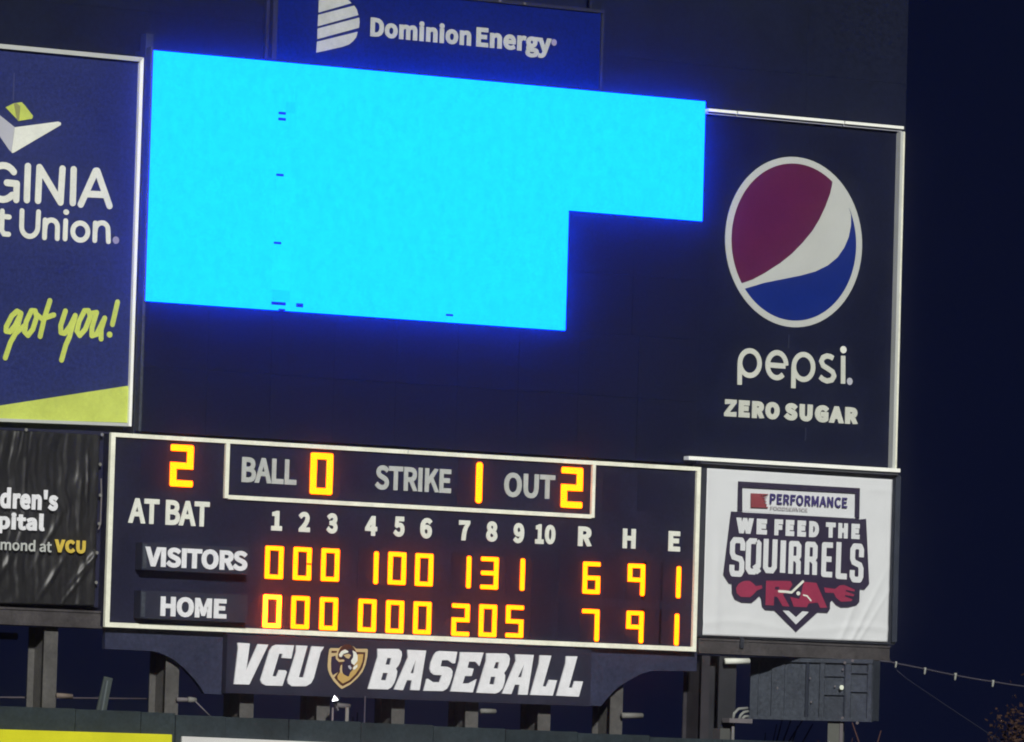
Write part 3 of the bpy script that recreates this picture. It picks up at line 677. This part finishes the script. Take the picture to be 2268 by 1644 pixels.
xa, xb = sqy.at(*r6((-18, 800)))[0]-.0, sqy.at(*r6((1650, 850)))[0]
MB().rect(sqy, xa, xb, cor[3][1]-.02, cor[0][1]+.1, .15, -.03).build('backing', M_cabd, sq)
MB().rect(sqy, sqy.at(*r6((1606, 850)))[0]+.01, xb, sqy.at(*r6((1600, 1497)))[1], cor[1][1]+.06, .18, .02).build('frame', M_pframe, sq)
lq = sqy.off(.03)
T5 = lambda p: t5(p)
body = [r6(p) for p in ((1335, 505), (1392, 500))]+[t5(p) for p in ((2085, 0), (2112, 590), (2045, 668), (1980, 665), (1975, 840), (1930, 890), (1820, 912), (1720, 915), (1650, 880), (1612, 835), (1590, 815), (1568, 850), (1565, 940), (1530, 990), (1390, 985), (1090, 1258), (790, 958), (660, 950), (620, 910), (605, 800), (590, 768), (575, 760), (530, 805), (470, 852), (330, 845), (235, 800), (200, 720), (196, 585), (155, 580), (78, 460))]+[r6(p) for p in ((300, 440), (352, 443))]
badge = MB().prism(lq, [lq.at(*p) for p in body], .01).build('badge', M_ink, sq)
MB().prism(lq, [pts(lq, r6, [(358, 196), (1342, 252), (1337, 498), (352, 438)]), pts(lq, r6, [(390, 245), (390, 436), (1302, 492), (1305, 294)])], .01).build('badge_frame', M_ink, badge)
MB().prism(lq, pts(lq, r6, [(390, 438), (1302, 490), (1302, 497), (390, 447)]), .008, .003).build('badge_trim', M_bwhite, badge)
lr = lq.off(.005)
MB().prism(lr, pts(lr, t5, [(905, 960), (990, 965), (1090, 1055), (1180, 972), (1270, 980), (1090, 1155)]), .008).build('badge_chevron', M_bwhite, badge)
MB().prism(lr, pts(lr, t5, [(255, 650), (290, 590), (335, 562), (380, 548), (440, 545), (490, 580), (530, 620), (612, 608), (622, 650), (545, 680), (500, 730), (450, 775), (320, 770), (265, 720)]), .008).build('spoon', M_crim, badge)
MB().prism(lr, pts(lr, t5, [(1485, 640), (1640, 660), (1700, 610), (1760, 605), (1912, 668), (1905, 695), (1785, 672), (1782, 692), (1905, 738), (1895, 762), (1775, 745), (1772, 765), (1880, 805), (1860, 830), (1720, 838), (1650, 780), (1620, 715), (1500, 710)]), .008).build('fork', M_crim, badge)
MB().prism(lr, [pts(lr, t5, [(675, 545), (960, 548), (1015, 552), (1040, 600), (985, 690), (905, 735), (1000, 905), (905, 900), (830, 770), (785, 765), (780, 890), (665, 885)]), pts(lr, t5, [(800, 628), (795, 668), (850, 668), (862, 632)])], .008).build('badge_letter', M_crim, badge)
MB().prism(lr, pts(lr, t5, [(1010, 770), (1135, 800), (1160, 740), (1200, 560), (1375, 575), (1525, 920), (1430, 925), (1395, 850), (1265, 862), (1240, 915), (1060, 905)]), .008).build('badge_letter', M_crim, badge)
mb = MB(); lt = lr.off(.004)
mb.stroke(lt, pts(lt, t5, [(855, 692), (940, 697), (1030, 708), (1085, 655), (1188, 556)]), .036, .006)
mb.stroke(lt, pts(lt, t5, [(1195, 745), (1245, 757), (1298, 822)]), .022, .006, .001)
mb.disc(lt, lt.at(*t5((1122, 722))), .034, .03, .006, .002); mb.build('badge_mark', M_whiteL, badge)
for wd_, a, b, c, d in (('WE', 343, 590, 496, 622), ('FEED', 650, 1010, 512, 642), ('THE', 1066, 1340, 535, 658)):
    text('lettering', wd_, lr, R4(lr, r6, (a, (c+d)/2-2), (b, (c+d)/2+4), ((a+b)/2, c), ((a+b)/2, d)), M_bwhite, badge, .036, 'sans', .008, spacing=1.2)
text('lettering', 'PERFORMANCE', lr, R4(lr, r6, (614, 342), (1240, 365), (927, 311), (927, 396)), mat('purple print', (.045, .035, .14), .5), badge, .013, 'b', .008, spacing=1.04)
text('lettering', 'FOODSERVICE', lr, R4(lr, r6, (618, 410), (920, 422), (769, 405), (769, 434)), mat('pale grey print', (.42, .40, .42), .5), badge, .004, 'b', .008)
MB().prism(lr, pts(lr, r6, [(460, 293), (600, 299), (600, 306), (525, 310), (598, 322), (540, 326), (588, 340), (555, 345), (590, 362), (560, 368), (592, 385), (575, 398), (598, 404), (597, 412), (460, 407)]), .008).build('flag_mark', mat('brick red print', (.24, .05, .06), .5, var=.2), badge)
def blk(box, lines, width=50):
    x0, x1, y0, y1 = box; h = width/2; xc, yc = (x0+x1)/2, (y0+y1)/2; mb = MB(); f = 0
    fx = lambda u: x0+h+(x1-x0-width)*u; fyv = lambda v: y0+h+(y1-y0-width)*v
    for l in lines:
        q = []
        for (u, v) in l:
            X, Yv = fx(u), fyv(v); q.append((X-.03*(Yv-yc), Yv+.055*(X-xc)))
        mb.stroke(lr, pts(lr, r6, q), width/2.74*.75*MPP*.98, .008, f, 'flat'); f += .0008
    mb.build('block_letter', M_bwhite, badge)
e = .12
blk((285, 415, 650, 968), [[(1, .3), (1, .1), (.85, 0), (.2, 0), (0, .1), (0, .38), (.15, .5), (.8, .56), (.95, .66), (.95, .9), (.8, 1), (.1, 1), (0, .9), (0, .74)]], 46)
blk((415, 545, 658, 950), [[(.8, 0), (.2, 0), (0, .08), (0, .9), (.2, 1), (.6, 1), (.85, .9), (1, .8), (1, .08), (.8, 0)], [(.62, .78), (1.08, 1.03)]], 46)
blk((557, 675, 660, 940), [[(0, -.08), (0, .9), (.2, 1), (.75, 1), (1, .88), (1, -.08)]], 46)
blk((693, 745, 672, 940), [[(.5, -.1), (.5, 1.1)]], 50)
for bx in ((762, 868, 680, 945), (893, 1000, 686, 952)):
    blk(bx, [[(0, 1.1), (0, 0), (.8, 0), (1, .08), (1, .44), (.8, .54), (.1, .54)], [(.70, .57), (.98, .68), (1, 1.1)]], 44)
blk((1028, 1130, 690, 972), [[(1.2, 0), (0, 0), (0, 1), (1.2, 1)], [(0, .48), (1.05, .48)]], 44)
blk((1145, 1250, 692, 988), [[(0, -.1), (0, 1), (1.2, 1)]], 46)
blk((1258, 1375, 700, 1015), [[(1, .32), (1, .1), (.85, 0), (.2, 0), (0, .1), (0, .38), (.15, .48), (.85, .56), (1, .66), (1, .9), (.85, 1), (.2, 1), (0, .9), (0, .72)]], 46)

# left black banner
cby = Y(-.06); zc0 = cby.at(100, 1341)[1]
cb = thing('hospital_banner', 'creased black vinyl banner with white and yellow print at the lower left', 'banner', (cby.at(0, 1341)[0], 0, zc0))
cor2 = [cby.at(-330, 935), cby.at(221, 963), cby.at(209, 1342), cby.at(-330, 1328)]
def wr_black(u, v):
    u2 = u+.035*mnoise.noise(Vector((u*4, v*3, 5)))+.012*mnoise.noise(Vector((u*9, v*8, 6)))
    k = .35+.65*abs(mnoise.noise(Vector((u*5, v*2.2, 2))))*1.6
    d = k*(.020*mnoise.noise(Vector((u2*34, v*2.0, 1)))+.013*mnoise.noise(Vector((u2*70, v*4.5, 7))))+.02*mnoise.noise(Vector((u*5, v*4, 3)))+.007*mnoise.noise(Vector((u*22, v*16, 9)))
    for (c0, v0, sl, wd_, am) in ((.985, .72, .55, .012, .03), (.93, .86, .5, .010, .022), (.80, .62, .35, .012, .022), (.82, .84, .42, .012, .02), (.62, .8, .4, .014, .018)):
        t = (v-v0); ee = (u-(c0-sl*t*1.0))/wd_; d += am*math.exp(-ee*ee)*math.exp(-(t/.13)**2)
    for (c0, v0, wd_, am, hv) in ((.955, .25, .006, .03, .14), (.925, .42, .010, .025, .2), (.70, .3, .008, .016, .2), (.55, .3, .008, .014, .25), (.43, .35, .010, .014, .3)):
        ee = (u-c0)/wd_; d += am*math.exp(-ee*ee)*math.exp(-((v-v0)/hv)**2)
    return d
cloth(cby, cor2, 230, 110, wr_black, 'vinyl_sheet', M_bblack, cb)
MB().rect(cby, cor2[0][0], cby.at(243, 1150)[0], cor2[2][1]-.02, cor2[1][1]+.12, .2, -.05).build('backing', mat('navy backing', (.016, .017, .040), .6), cb)
for p in ((125, 52), (512, 76), (502, 228), (503, 385), (497, 530), (486, 678), (482, 830)):
    c = cby.at(*r3(p)); MB().disc(cby.off(.06), c, .022, .024, .02).build('grommet', M_pipe, cb)
MB().tube([cby.w(cby.at(*r3(p)), .045) for p in ((508, 300), (510, 385), (505, 530), (495, 560))], .012, 6).build('tie_cord', M_dull, cb)
lc = cby.off(.065)
text('lettering', "dren's", lc, R4(lc, t6, (2, 420), (938, 470), (470, 235), (470, 578)), M_vcu, cb, .022, spacing=1.04)
text('lettering', 'Chil', lc, R4(lc, t6, (-720, 400), (-40, 430), (-380, 190), (-380, 530)), M_vcu, cb, .022, spacing=1.04)
text('lettering', 'pital', lc, R4(lc, t6, (-30, 790), (722, 810), (345, 625), (345, 975)), M_vcu, cb, .022, spacing=1.04)
text('lettering', 'Hos', lc, R4(lc, t6, (-780, 790), (-110, 800), (-450, 600), (-450, 880)), M_vcu, cb, .022, spacing=1.04)
text('lettering', 'mond at', lc, R4(lc, t6, (10, 1150), (838, 1175), (424, 1062), (424, 1250)), M_greyL, cb, .008)
text('lettering', 'of Rich', lc, R4(lc, t6, (-760, 1110), (-20, 1130), (-380, 1030), (-380, 1215)), M_greyL, cb, .008)
text('lettering', 'VCU', lc, R4(lc, t6, (888, 1170), (1388, 1180), (1135, 1066), (1135, 1280)), M_gtext, cb, .026, spacing=1.08)

# ================================================================== STEEL BEAMS
def ibeam(x0, x1, y0, y1, z0, z1, label):
    t = thing('steel_beam', label, 'beam', ((x0+x1)/2, (y0+y1)/2, z0), 'long steel beams carrying the banners')
    MB().box((x0, y0, z0), (x1, y1, z0+.03)).build('flange', M_beam, t)
    MB().box((x0, y0, z1-.03), (x1, y1, z1)).build('flange', M_beam, t)
    MB().box((x0, y0+.02, z0+.031), (x1, y0+.05, z1-.031)).build('web', M_beam, t)
    return t
q = Y(-.12)
b1 = ibeam(q.at(-330, 1360)[0], q.at(232, 1370)[0], -.12, .35, q.at(115, 1387.5)[1], q.at(115, 1349)[1], 'grimy grey steel beam under the creased black banner')
q2 = Y(-.05)
b2 = ibeam(q2.at(1549, 1440)[0], q2.at(1972, 1440)[0], -.05, .40, q2.at(*r8((760, 200)))[1], q2.at(*r8((760, 102)))[1], 'grey steel beam under the white team banner')
x = q2.at(*r8((420, 120)))
MB().rect(q2.off(.02), x[0]-.03, x[0]+.03, x[1]-.05, x[1]+.12, .03).build('clip_plate', M_cabd, b2)

# ================================================================== COLUMNS
def column(xD, yD, topz, label, wdt=.21, dep=.50, yf=.02, M=M_col):
    c = Y(yf).at(xD, yD); x = c[0]
    t = thing('steel_column', label, 'column', (x, yf, 0), 'steel columns holding up the scoreboard')
    MB().box((x-wdt/2, yf, 0), (x+wdt/2, yf+.02, topz)).build('flange', M, t)
    MB().box((x-wdt/2, yf+dep, 0), (x+wdt/2, yf+dep+.02, topz)).build('flange', M, t)
    MB().box((x-.012, yf+.021, 0), (x+.012, yf+dep-.001, topz)).build('web', M, t)
    MB().box((x-.3, yf-.15, .0), (x+.3, yf+dep+.15, .03)).build('base_plate', M, t)
    return t
zbm = b1.location.z; zap = zb-.01
ks = [(s1((480, 560)), zbm-.004, 'steel column with a brown bracket, under the black banner'),
      (s1((1645, 760)), SZ0-.02, 'steel column behind the left curve of the apron'),
      (s2((485, 950)), SZ0-.02, 'steel column below the first white letter'),
      (s2((1340, 1000)), SZ0-.02, 'steel column just left of the small lit lamp'),
      (s2((2175, 1000)), SZ0-.02, 'steel column below the gap after the gold shield'),
      (s3((665, 620)), SZ0-.02, 'steel column left of the short white pipe below the letters'),
      (s3((1150, 620)), SZ0-.02, 'steel column under the last white letters'),
      (s3((1633, 600)), SZ0-.02, 'steel column behind the right curve of the apron')]
COLS = [column(p[0], p[1], tz, lb, wdt=(.21 if i != 2 else .22)) for i, (p, tz, lb) in enumerate(ks)]
column(*s3((2225, 600)), q2.at(*r8((200, 185)))[1]-.004, 'wide dark column below the white team banner', wdt=.14, M=mat('brown column', (.036, .034, .040), .7, var=.25))
c = column(*r8((325, 500)), q2.at(*r8((300, 190)))[1]-.004, 'broad grey column beside the grey cabinet', wdt=.30, dep=.3, M=mat('dim column', (.030, .031, .036), .7, var=.25))
# small fittings
def pipe(name, v, a, b, y, r, M, label, cat, group=None):
    pl = Y(y); o = MB().tube([pl.w(pl.at(*v(a))), pl.w(pl.at(*v(b)))], r, 10).build(name, M); smooth(o)
    return tag(o, label, cat, group)
pipe('bracket_pipe', s1, (540, 822), (690, 832), -.02, .035, mat('rusty pipe', (.16, .13, .11), .6), 'short brown pipe beside the column under the black banner', 'pipe', 'short horizontal pipes on the columns')
pipe('bracket_pipe', s1, (1690, 862), (1868, 868), -.02, .032, M_dull, 'short grey pipe with a pale end below the left curve', 'pipe', 'short horizontal pipes on the columns')
pipe('bracket_pipe', s2, (1472, 878), (1632, 892), -.06, .040, M_dull, 'short grey pipe directly under the small lit lamp', 'pipe', 'short horizontal pipes on the columns')
pipe('bracket_pipe', s3, (722, 566), (822, 570), -.06, .038, M_pipe, 'short pale pipe under the middle of the long white word', 'pipe', 'short horizontal pipes on the columns')
pipe('bracket_pipe', s3, (1670, 597), (1806, 599), -.06, .042, M_pipe, 'short pale pipe beside the column below the right curve', 'pipe', 'short horizontal pipes on the columns')
pipe('bracket_pipe', r8, (312, 228), (468, 228), -.10, .045, M_whiteL, 'pale pipe between broad column and grey cabinet', 'pipe', 'short horizontal pipes on the columns')
pipe('pipe_cap', s1, (1800, 862), (1872, 870), -.06, .040, M_pipe, 'small pale cap on the pipe below the left curve', 'cap')
pipe('support_cable', s1, (-300, 838), (1660, 858), .9, .012, mat('purple grey cable', (.07, .06, .075), .6), 'thin level cable running behind the columns at lower left', 'cable')
pipe('guy_cable', s1, (1870, 880), (2030, 1040), -.3, .010, M_dull, 'thin slanted cable below the left curve of the apron', 'cable')
pipe('cross_rail', s1, (-200, 246), (160, 258), .7, .05, M_pframe, 'dim level rail under the left steel beam', 'rail')
dz = Y(.6)
br = thing('diagonal_brace', 'slanting green grey steel brace under the left end of the scoreboard', 'brace', (dz.at(*s1((960, 960)))[0], .6, dz.at(*s1((960, 1100)))[1]))
mb = MB().prism(dz, pts(dz, s1, [(1000, 640), (1078, 660), (1008, 1020), (912, 1020)])[::-1], .03); mb.build('angle_leg', mat('green brace paint', (.05, .062, .062), .6), br)
MB().prism(dz, pts(dz, s1, [(1000, 680), (1012, 682), (955, 1020), (938, 1020)])[::-1], .08, .08).build('angle_lip', mat('pale brace edge', (.10, .12, .13), .6), br)
for k, (a, b, lb) in enumerate(((1447, 905, 'slim pale pole below the small lit lamp'), (1608, 905, 'thicker pale pole right of the small lit lamp'), (1672, 1010, 'short dim pole right of the thick pale pole'), (1722, 960, 'faint dim pole under the gold shield'), (1808, 780, 'tall thin pole under the gap before the long word'), (1845, 1050, 'short thin pole next to the tall thin pole'))):
    r = (.016, .027, .012, .010, .012, .010)[k]; pl = Y(-.5 if k in (0, 1, 4) else .9)
    top = pl.w(pl.at(*s2((a, b)))); bot = Vector((top.x, top.y, 0))
    tag(smooth(MB().tube([bot, top], r, 8).build('pole', (M_dull, M_pipe, M_dull, M_faint, M_cable, M_dull)[k])), lb, 'pole', 'thin poles under the name panel')
# the small lit lamp
lp = Y(-.55); c = lp.w(lp.at(*s2((1480, 812))))
la = thing('flood_lamp', 'small brightly lit white lamp under the gold shield', 'lamp', c)
smooth(MB().tube([c+Vector((-.05, -.07, 0)), c+Vector((.0, -.01, 0)), c+Vector((.04, .05, 0))], .060, 12, .04).build('lamp_housing', M_cabd, la))
hd = (CAM-c).normalized(); e0 = c+Vector((-.055, -.08, 0))
MB().tube([e0, e0+Vector((-.02, -.035, 0))], .05, 3).build('lens', E_lamp, la)
MB().tube([c+Vector((0, 0, -.02)), c+Vector((.05, .02, -.16))], .014, 6).build('bracket', M_dull, la)

# ================================================================== OUTFIELD WALL
wy = Y(-2.6)
wl = thing('outfield_wall', 'dark green stepped outfield wall along the bottom of the picture', 'wall', (0, -2.6, 0))
tops = [(-420, 1546, 1546), (0, 1564, 1564), (168, 1570, 1572), (313, 1577, 1580), (388, 1583, 1583), (504, 1588, 1587)]
bx = [(-420, 1551), (-200, 1559), (-20, 1565), (168, 1570.5), (313, 1575), (389, 1583), (500, 1588), (640, 1593.5), (800, 1599), (960, 1608), (1120, 1615), (1280, 1622), (1440, 1631), (1600, 1640), (1760, 1641), (1950, 1655), (2150, 1665), (2400, 1675)]
hts = {2: 1571.2, 3: 1577, 4: 1583.5}
for i in range(len(bx)-1):
    (a, ya), (b, yb) = bx[i], bx[i+1]; p, q_ = wy.at(a, ya), wy.at(b, yb); zt_ = (p[1]+q_[1])/2
    if i == 2: zt_ = wy.at(84, 1567)[1]
    if i == 3: zt_ = wy.at(240, 1573.5)[1]
    if i == 4: zt_ = wy.at(350, 1578.5)[1]
    pn = MB().rect(wy, p[0]+.006, q_[0]-.006, 0, zt_, .18, random.uniform(-.01, .01)).build('wall_panel', M_wall, wl)
MB().rect(wy, wy.at(-420, 1600)[0], wy.at(2400, 1600)[0], 0, 2.9, .1, -.2).build('wall_back', M_cabd, wl)
ya_ = wy.off(.06)
def adpad(pl, ps, M, label):
    o = MB().prism(pl, [pl.at(*p) for p in ps[:2]]+[(pl.at(*ps[1])[0], .35), (pl.at(*ps[0])[0], .35)], .05).build('wall_pad', M, None, .012)
    return tag(o, label, 'wall pad', 'padded advertising panels on the outfield wall')
adpad(ya_, [(-300, 1606.5), (382, 1627)], M_yellow, 'bright yellow pad on the outfield wall at the lower left corner')
adpad(ya_, [(404, 1631), (1060, 1658)], M_wpad, 'white pad on the outfield wall right of the yellow one')

# ================================================================== GREY CABINET AT RIGHT
th = radians(-50)
o_ = Y(.6).at(1660, 1525); cbp = Plane((o_[0], .6, 0), th)
gcab = thing('equipment_cabinet', 'grey ribbed metal cabinet on a post below the right steel beam', 'cabinet', cbp.w((0, cbp.at(*r8((480, 605)))[1])))
k0 = cbp.at(*r8((472, 400)))[0]; k1 = cbp.at(*r8((1275, 400)))[0]; kz1 = cbp.at(*r8((870, 214)))[1]; kz0 = cbp.at(*r8((870, 607)))[1]
MB().rect(cbp, k0, k1, kz0, kz1, .35, -.03).build('box', M_cab, gcab)
def cx(p): return cbp.at(*r8((p, 400)))[0]
for a, b in ((478, 528), (618, 700), (932, 962), (1100, 1135), (1245, 1273)):
    MB().rect(cbp, cx(a), cx(b), kz0+.03, kz1-.03, .03, .007).build('rib', M_cab, gcab)
MB().rect(cbp, cx(840), cx(858), kz0+.01, kz1-.01, .03, .006).build('seam_post', mat('seam paint', (.026, .031, .044), .6), gcab)
MB().rect(cbp, cx(1092), cx(1098), kz0+.01, kz1-.01, .03, .004).build('seam_post', M_pframe, gcab)
for z0_, z1_ in ((kz1-.05, kz1+.01), (kz0-.02, kz0+.03)):
    MB().rect(cbp, k0-.01, k1+.01, z0_, z1_, .05, .022).build('edge_rail', M_cab, gcab)
for a, b in ((418, 430), (300, 308)):
    MB().rect(cbp, cx(1130), cx(1245), cbp.at(*r8((1190, b)))[1], cbp.at(*r8((1190, a)))[1], .03, .010).build('rib', M_cab, gcab)
    MB().rect(cbp, cx(962), cx(1095), cbp.at(*r8((1030, b+20)))[1], cbp.at(*r8((1030, a+20)))[1], .03, .010).build('rib', M_cab, gcab)
c = cbp.at(*r8((1080, 400))); MB().disc(cbp.off(.06), c, .024, .034, .05).build('indicator_lamp', emit('indicator', (.95, 1, .8), .8), gcab)
for p in ((1033, 393), (657, 403), (870, 340), (877, 495), (1085, 283)):
    c = cbp.at(*r8(p)); MB().disc(cbp.off(.014), c, .012, .018, .015).build('latch', M_dull, gcab)
for p in ((1100, 238), (1150, 225), (1083, 600), (1180, 632)):
    c = cbp.at(*r8(p)); MB().disc(cbp.off(.026), c, .022, .022, .03).build('mount_lug', M_dull, gcab)
MB().rect(cbp, cx(985), cx(1060), 0, kz0-.022, .25, -.05).build('post', mat('post metal', (.105, .11, .10), .6, var=.2), gcab)
MB().rect(cbp, cx(1064), cx(1085), 0, kz0-.022, .02, -.04).build('post_edge', M_dull, gcab)
# pale bent conduits beside the cabinet
cp = Y(-.2)
co = thing('conduit_bends', 'pale bent conduits on a small ledge left of the grey cabinet', 'conduit', cp.w(cp.at(*r8((400, 620)))))
for ps in ([(365, 605), (372, 570), (400, 540), (460, 535)], [(405, 605), (415, 580), (435, 562), (465, 556)], [(425, 605), (440, 590), (465, 588)]):
    smooth(MB().tube([cp.w(cp.at(*r8(p))) for p in ps], .022, 8).build('conduit', mat('conduit grey', (.20, .21, .20), .5), co))
a, b, c, d = R4(cp, r8, (330, 615), (480, 620), (405, 603), (405, 632)); MB().rect(cp.off(.05), a, b, c, d, .2).build('ledge', M_dull, co)
pl = Y(-.6); tp = pl.w(pl.at(*r8((365, 655))))
tag(smooth(MB().tube([Vector((tp.x, tp.y, 0)), tp], .022, 8).build('pole', M_pipe)), 'thin white pole below the pale conduits', 'pole')
a, b, c, d = R4(Y(-.8), r8, (280, 700), (345, 700), (312, 668), (312, 757))
tag(MB().rect(Y(-.8), a, b, 0, d, .2).build('junction_box', mat('dim box', (.075, .078, .075), .6)), 'plain grey box rising over the wall left of the white pole', 'box')

# ================================================================== STRING LIGHTS AND CABLE
sl = Y(-.3)
st = thing('string_light', 'sagging cable with small pale bulbs running off to the right edge', 'string light', sl.w(sl.at(*s8((560, 452)))))
cps = [(420, 440), (560, 455), (640, 475), (800, 505), (1003, 545), (1200, 588), (1400, 628), (1640, 672), (1872, 708), (2100, 745), (2300, 772), (3000, 860)]
smooth(MB().tube([sl.w(sl.at(*s8(p))) for p in cps], .012, 6).build('cable', M_cable, st))
for p, k in (((632, 488), .8), ((1003, 565), 1), ((1392, 635), 1.1), ((1872, 725), 1), ((2420, 800), 1)):
    c = sl.w(sl.at(*s8(p)))
    b_ = smooth(MB().tube([c+Vector((0, 0, .045)), c+Vector((0, 0, .01)), c+Vector((-.005, 0, -.04*k)), c+Vector((-.008, 0, -.06*k))], .022*k, 8, .012).build('bulb', M_bulb, st))
tag(smooth(MB().tube([sl.w(sl.at(*s8(p))) for p in ((640, 560), (760, 665), (1300, 1030), (1980, 1480), (2400, 1760))], .008, 6).build('stay_cable', M_faint)), 'barely visible straight cable slanting down below the string light', 'cable')

# ================================================================== TREES BEHIND
def bough(mb, p, d, L, r, depth, rng):
    p1 = p+d*L; mid = p+d*L*.5+Vector((rng.uniform(-.06, .06)*L, rng.uniform(-.06, .06)*L, 0))
    mb.tube([p, mid, p1], r, 6, r*.6)
    if depth:
        for k in range(rng.choice((2, 3))):
            nd = (d+Vector((rng.uniform(-.6, .6), rng.uniform(-.6, .6), rng.uniform(-.15, .5)))).normalized()
            bough(mb, p1, nd, L*rng.uniform(.6, .8), r*.6, depth-1, rng)
def bare_tree(p, h, seed, label):
    rng = random.Random(seed); t = thing('bare_tree', label, 'tree', p, 'bare trees behind the outfield wall')
    mb = MB(); mb.tube([p, p+Vector((.05, 0, h*.45))], .06, 8, .045); mb.build('trunk', M_bark, t)
    mb = MB(); bough(mb, p+Vector((.05, 0, h*.44)), Vector((.1, 0, 1)).normalized(), h*.25, .028, 1, rng); bough(mb, p+Vector((.05, 0, h*.4)), Vector((-.35, 0, 1)).normalized(), h*.25, .022, 1, rng)
    mb.build('branches', M_bark, t)
for (pp, yy, h, sd_, lb) in (((540, 700), 4.0, 4.9, 3, 'thin bare tree seen under the left half of the cabinet'), ((660, 700), 6.0, 5.0, 5, 'faint bare tree under the middle of the cabinet'), ((1190, 730), 6.0, 4.9, 9, 'faint bare tree right of the cabinet post')):
    q3 = Y(yy).at(*r8(pp)); bare_tree(Vector((q3[0], yy, 0)), h, sd_, lb)
ty = 14.0; q3 = Y(ty).at(2350, 1640)
lt_ = thing('leafy_tree', 'dim brown leafed tree at the lower right corner', 'tree', (q3[0], ty, 0))
P0 = Vector((q3[0], ty, 0)); mb = MB(); mb.tube([P0, P0+Vector((.05, 0, 1.2)), P0+Vector((0, .1, 2.6))], .16, 8, .08)
rng = random.Random(4)
for k in range(6):
    d = Vector((rng.uniform(-1, 1), rng.uniform(-1, 1), rng.uniform(.4, 1.2))).normalized(); mb.tube([P0+Vector((0, 0, 1.6+.15*k)), P0+Vector((0, 0, 1.6+.15*k))+d*1.3], .05, 6, .02)
mb.build('trunk', M_bark, lt_)
vs_, fs = [], []
clumps = [(P0+Vector((rng.gauss(0, .7), rng.gauss(0, .7), 3.9+rng.gauss(0, .6)))) for _ in range(64)]
for cc in clumps:
    for _ in range(90):
        c = cc+Vector((rng.gauss(0, .2), rng.gauss(0, .2), rng.gauss(0, .17))); a = Vector((rng.gauss(0, 1), rng.gauss(0, 1), rng.gauss(0, 1))).normalized(); b = a.orthogonal().normalized(); s_ = rng.uniform(.03, .065)
        n = len(vs_); vs_ += [c-a*s_, c+b*s_*.6, c+a*s_, c-b*s_*.6]; fs.append((n, n+1, n+2, n+3))
MB().add(vs_, fs).build('crown', M_leaf, lt_)

# ================================================================== HAZE
hz = MB().box((-335, -335, -1.5), (335, 335, 24)).build('haze', None or M_ground)
hz.data.materials.clear(); HM = bpy.data.materials.new('humid night air'); HM.use_nodes = True; nt = HM.node_tree; nt.nodes.clear()
out = nt.nodes.new('ShaderNodeOutputMaterial'); pv = nt.nodes.new('ShaderNodeVolumePrincipled')
pv.inputs['Color'].default_value = (.9, .9, .95, 1); pv.inputs['Density'].default_value = .00068; pv.inputs['Anisotropy'].default_value = .997
nt.links.new(pv.outputs[0], out.inputs['Volume']); hz.data.materials.append(HM)
tag(hz, 'humid night air', kind='stuff')
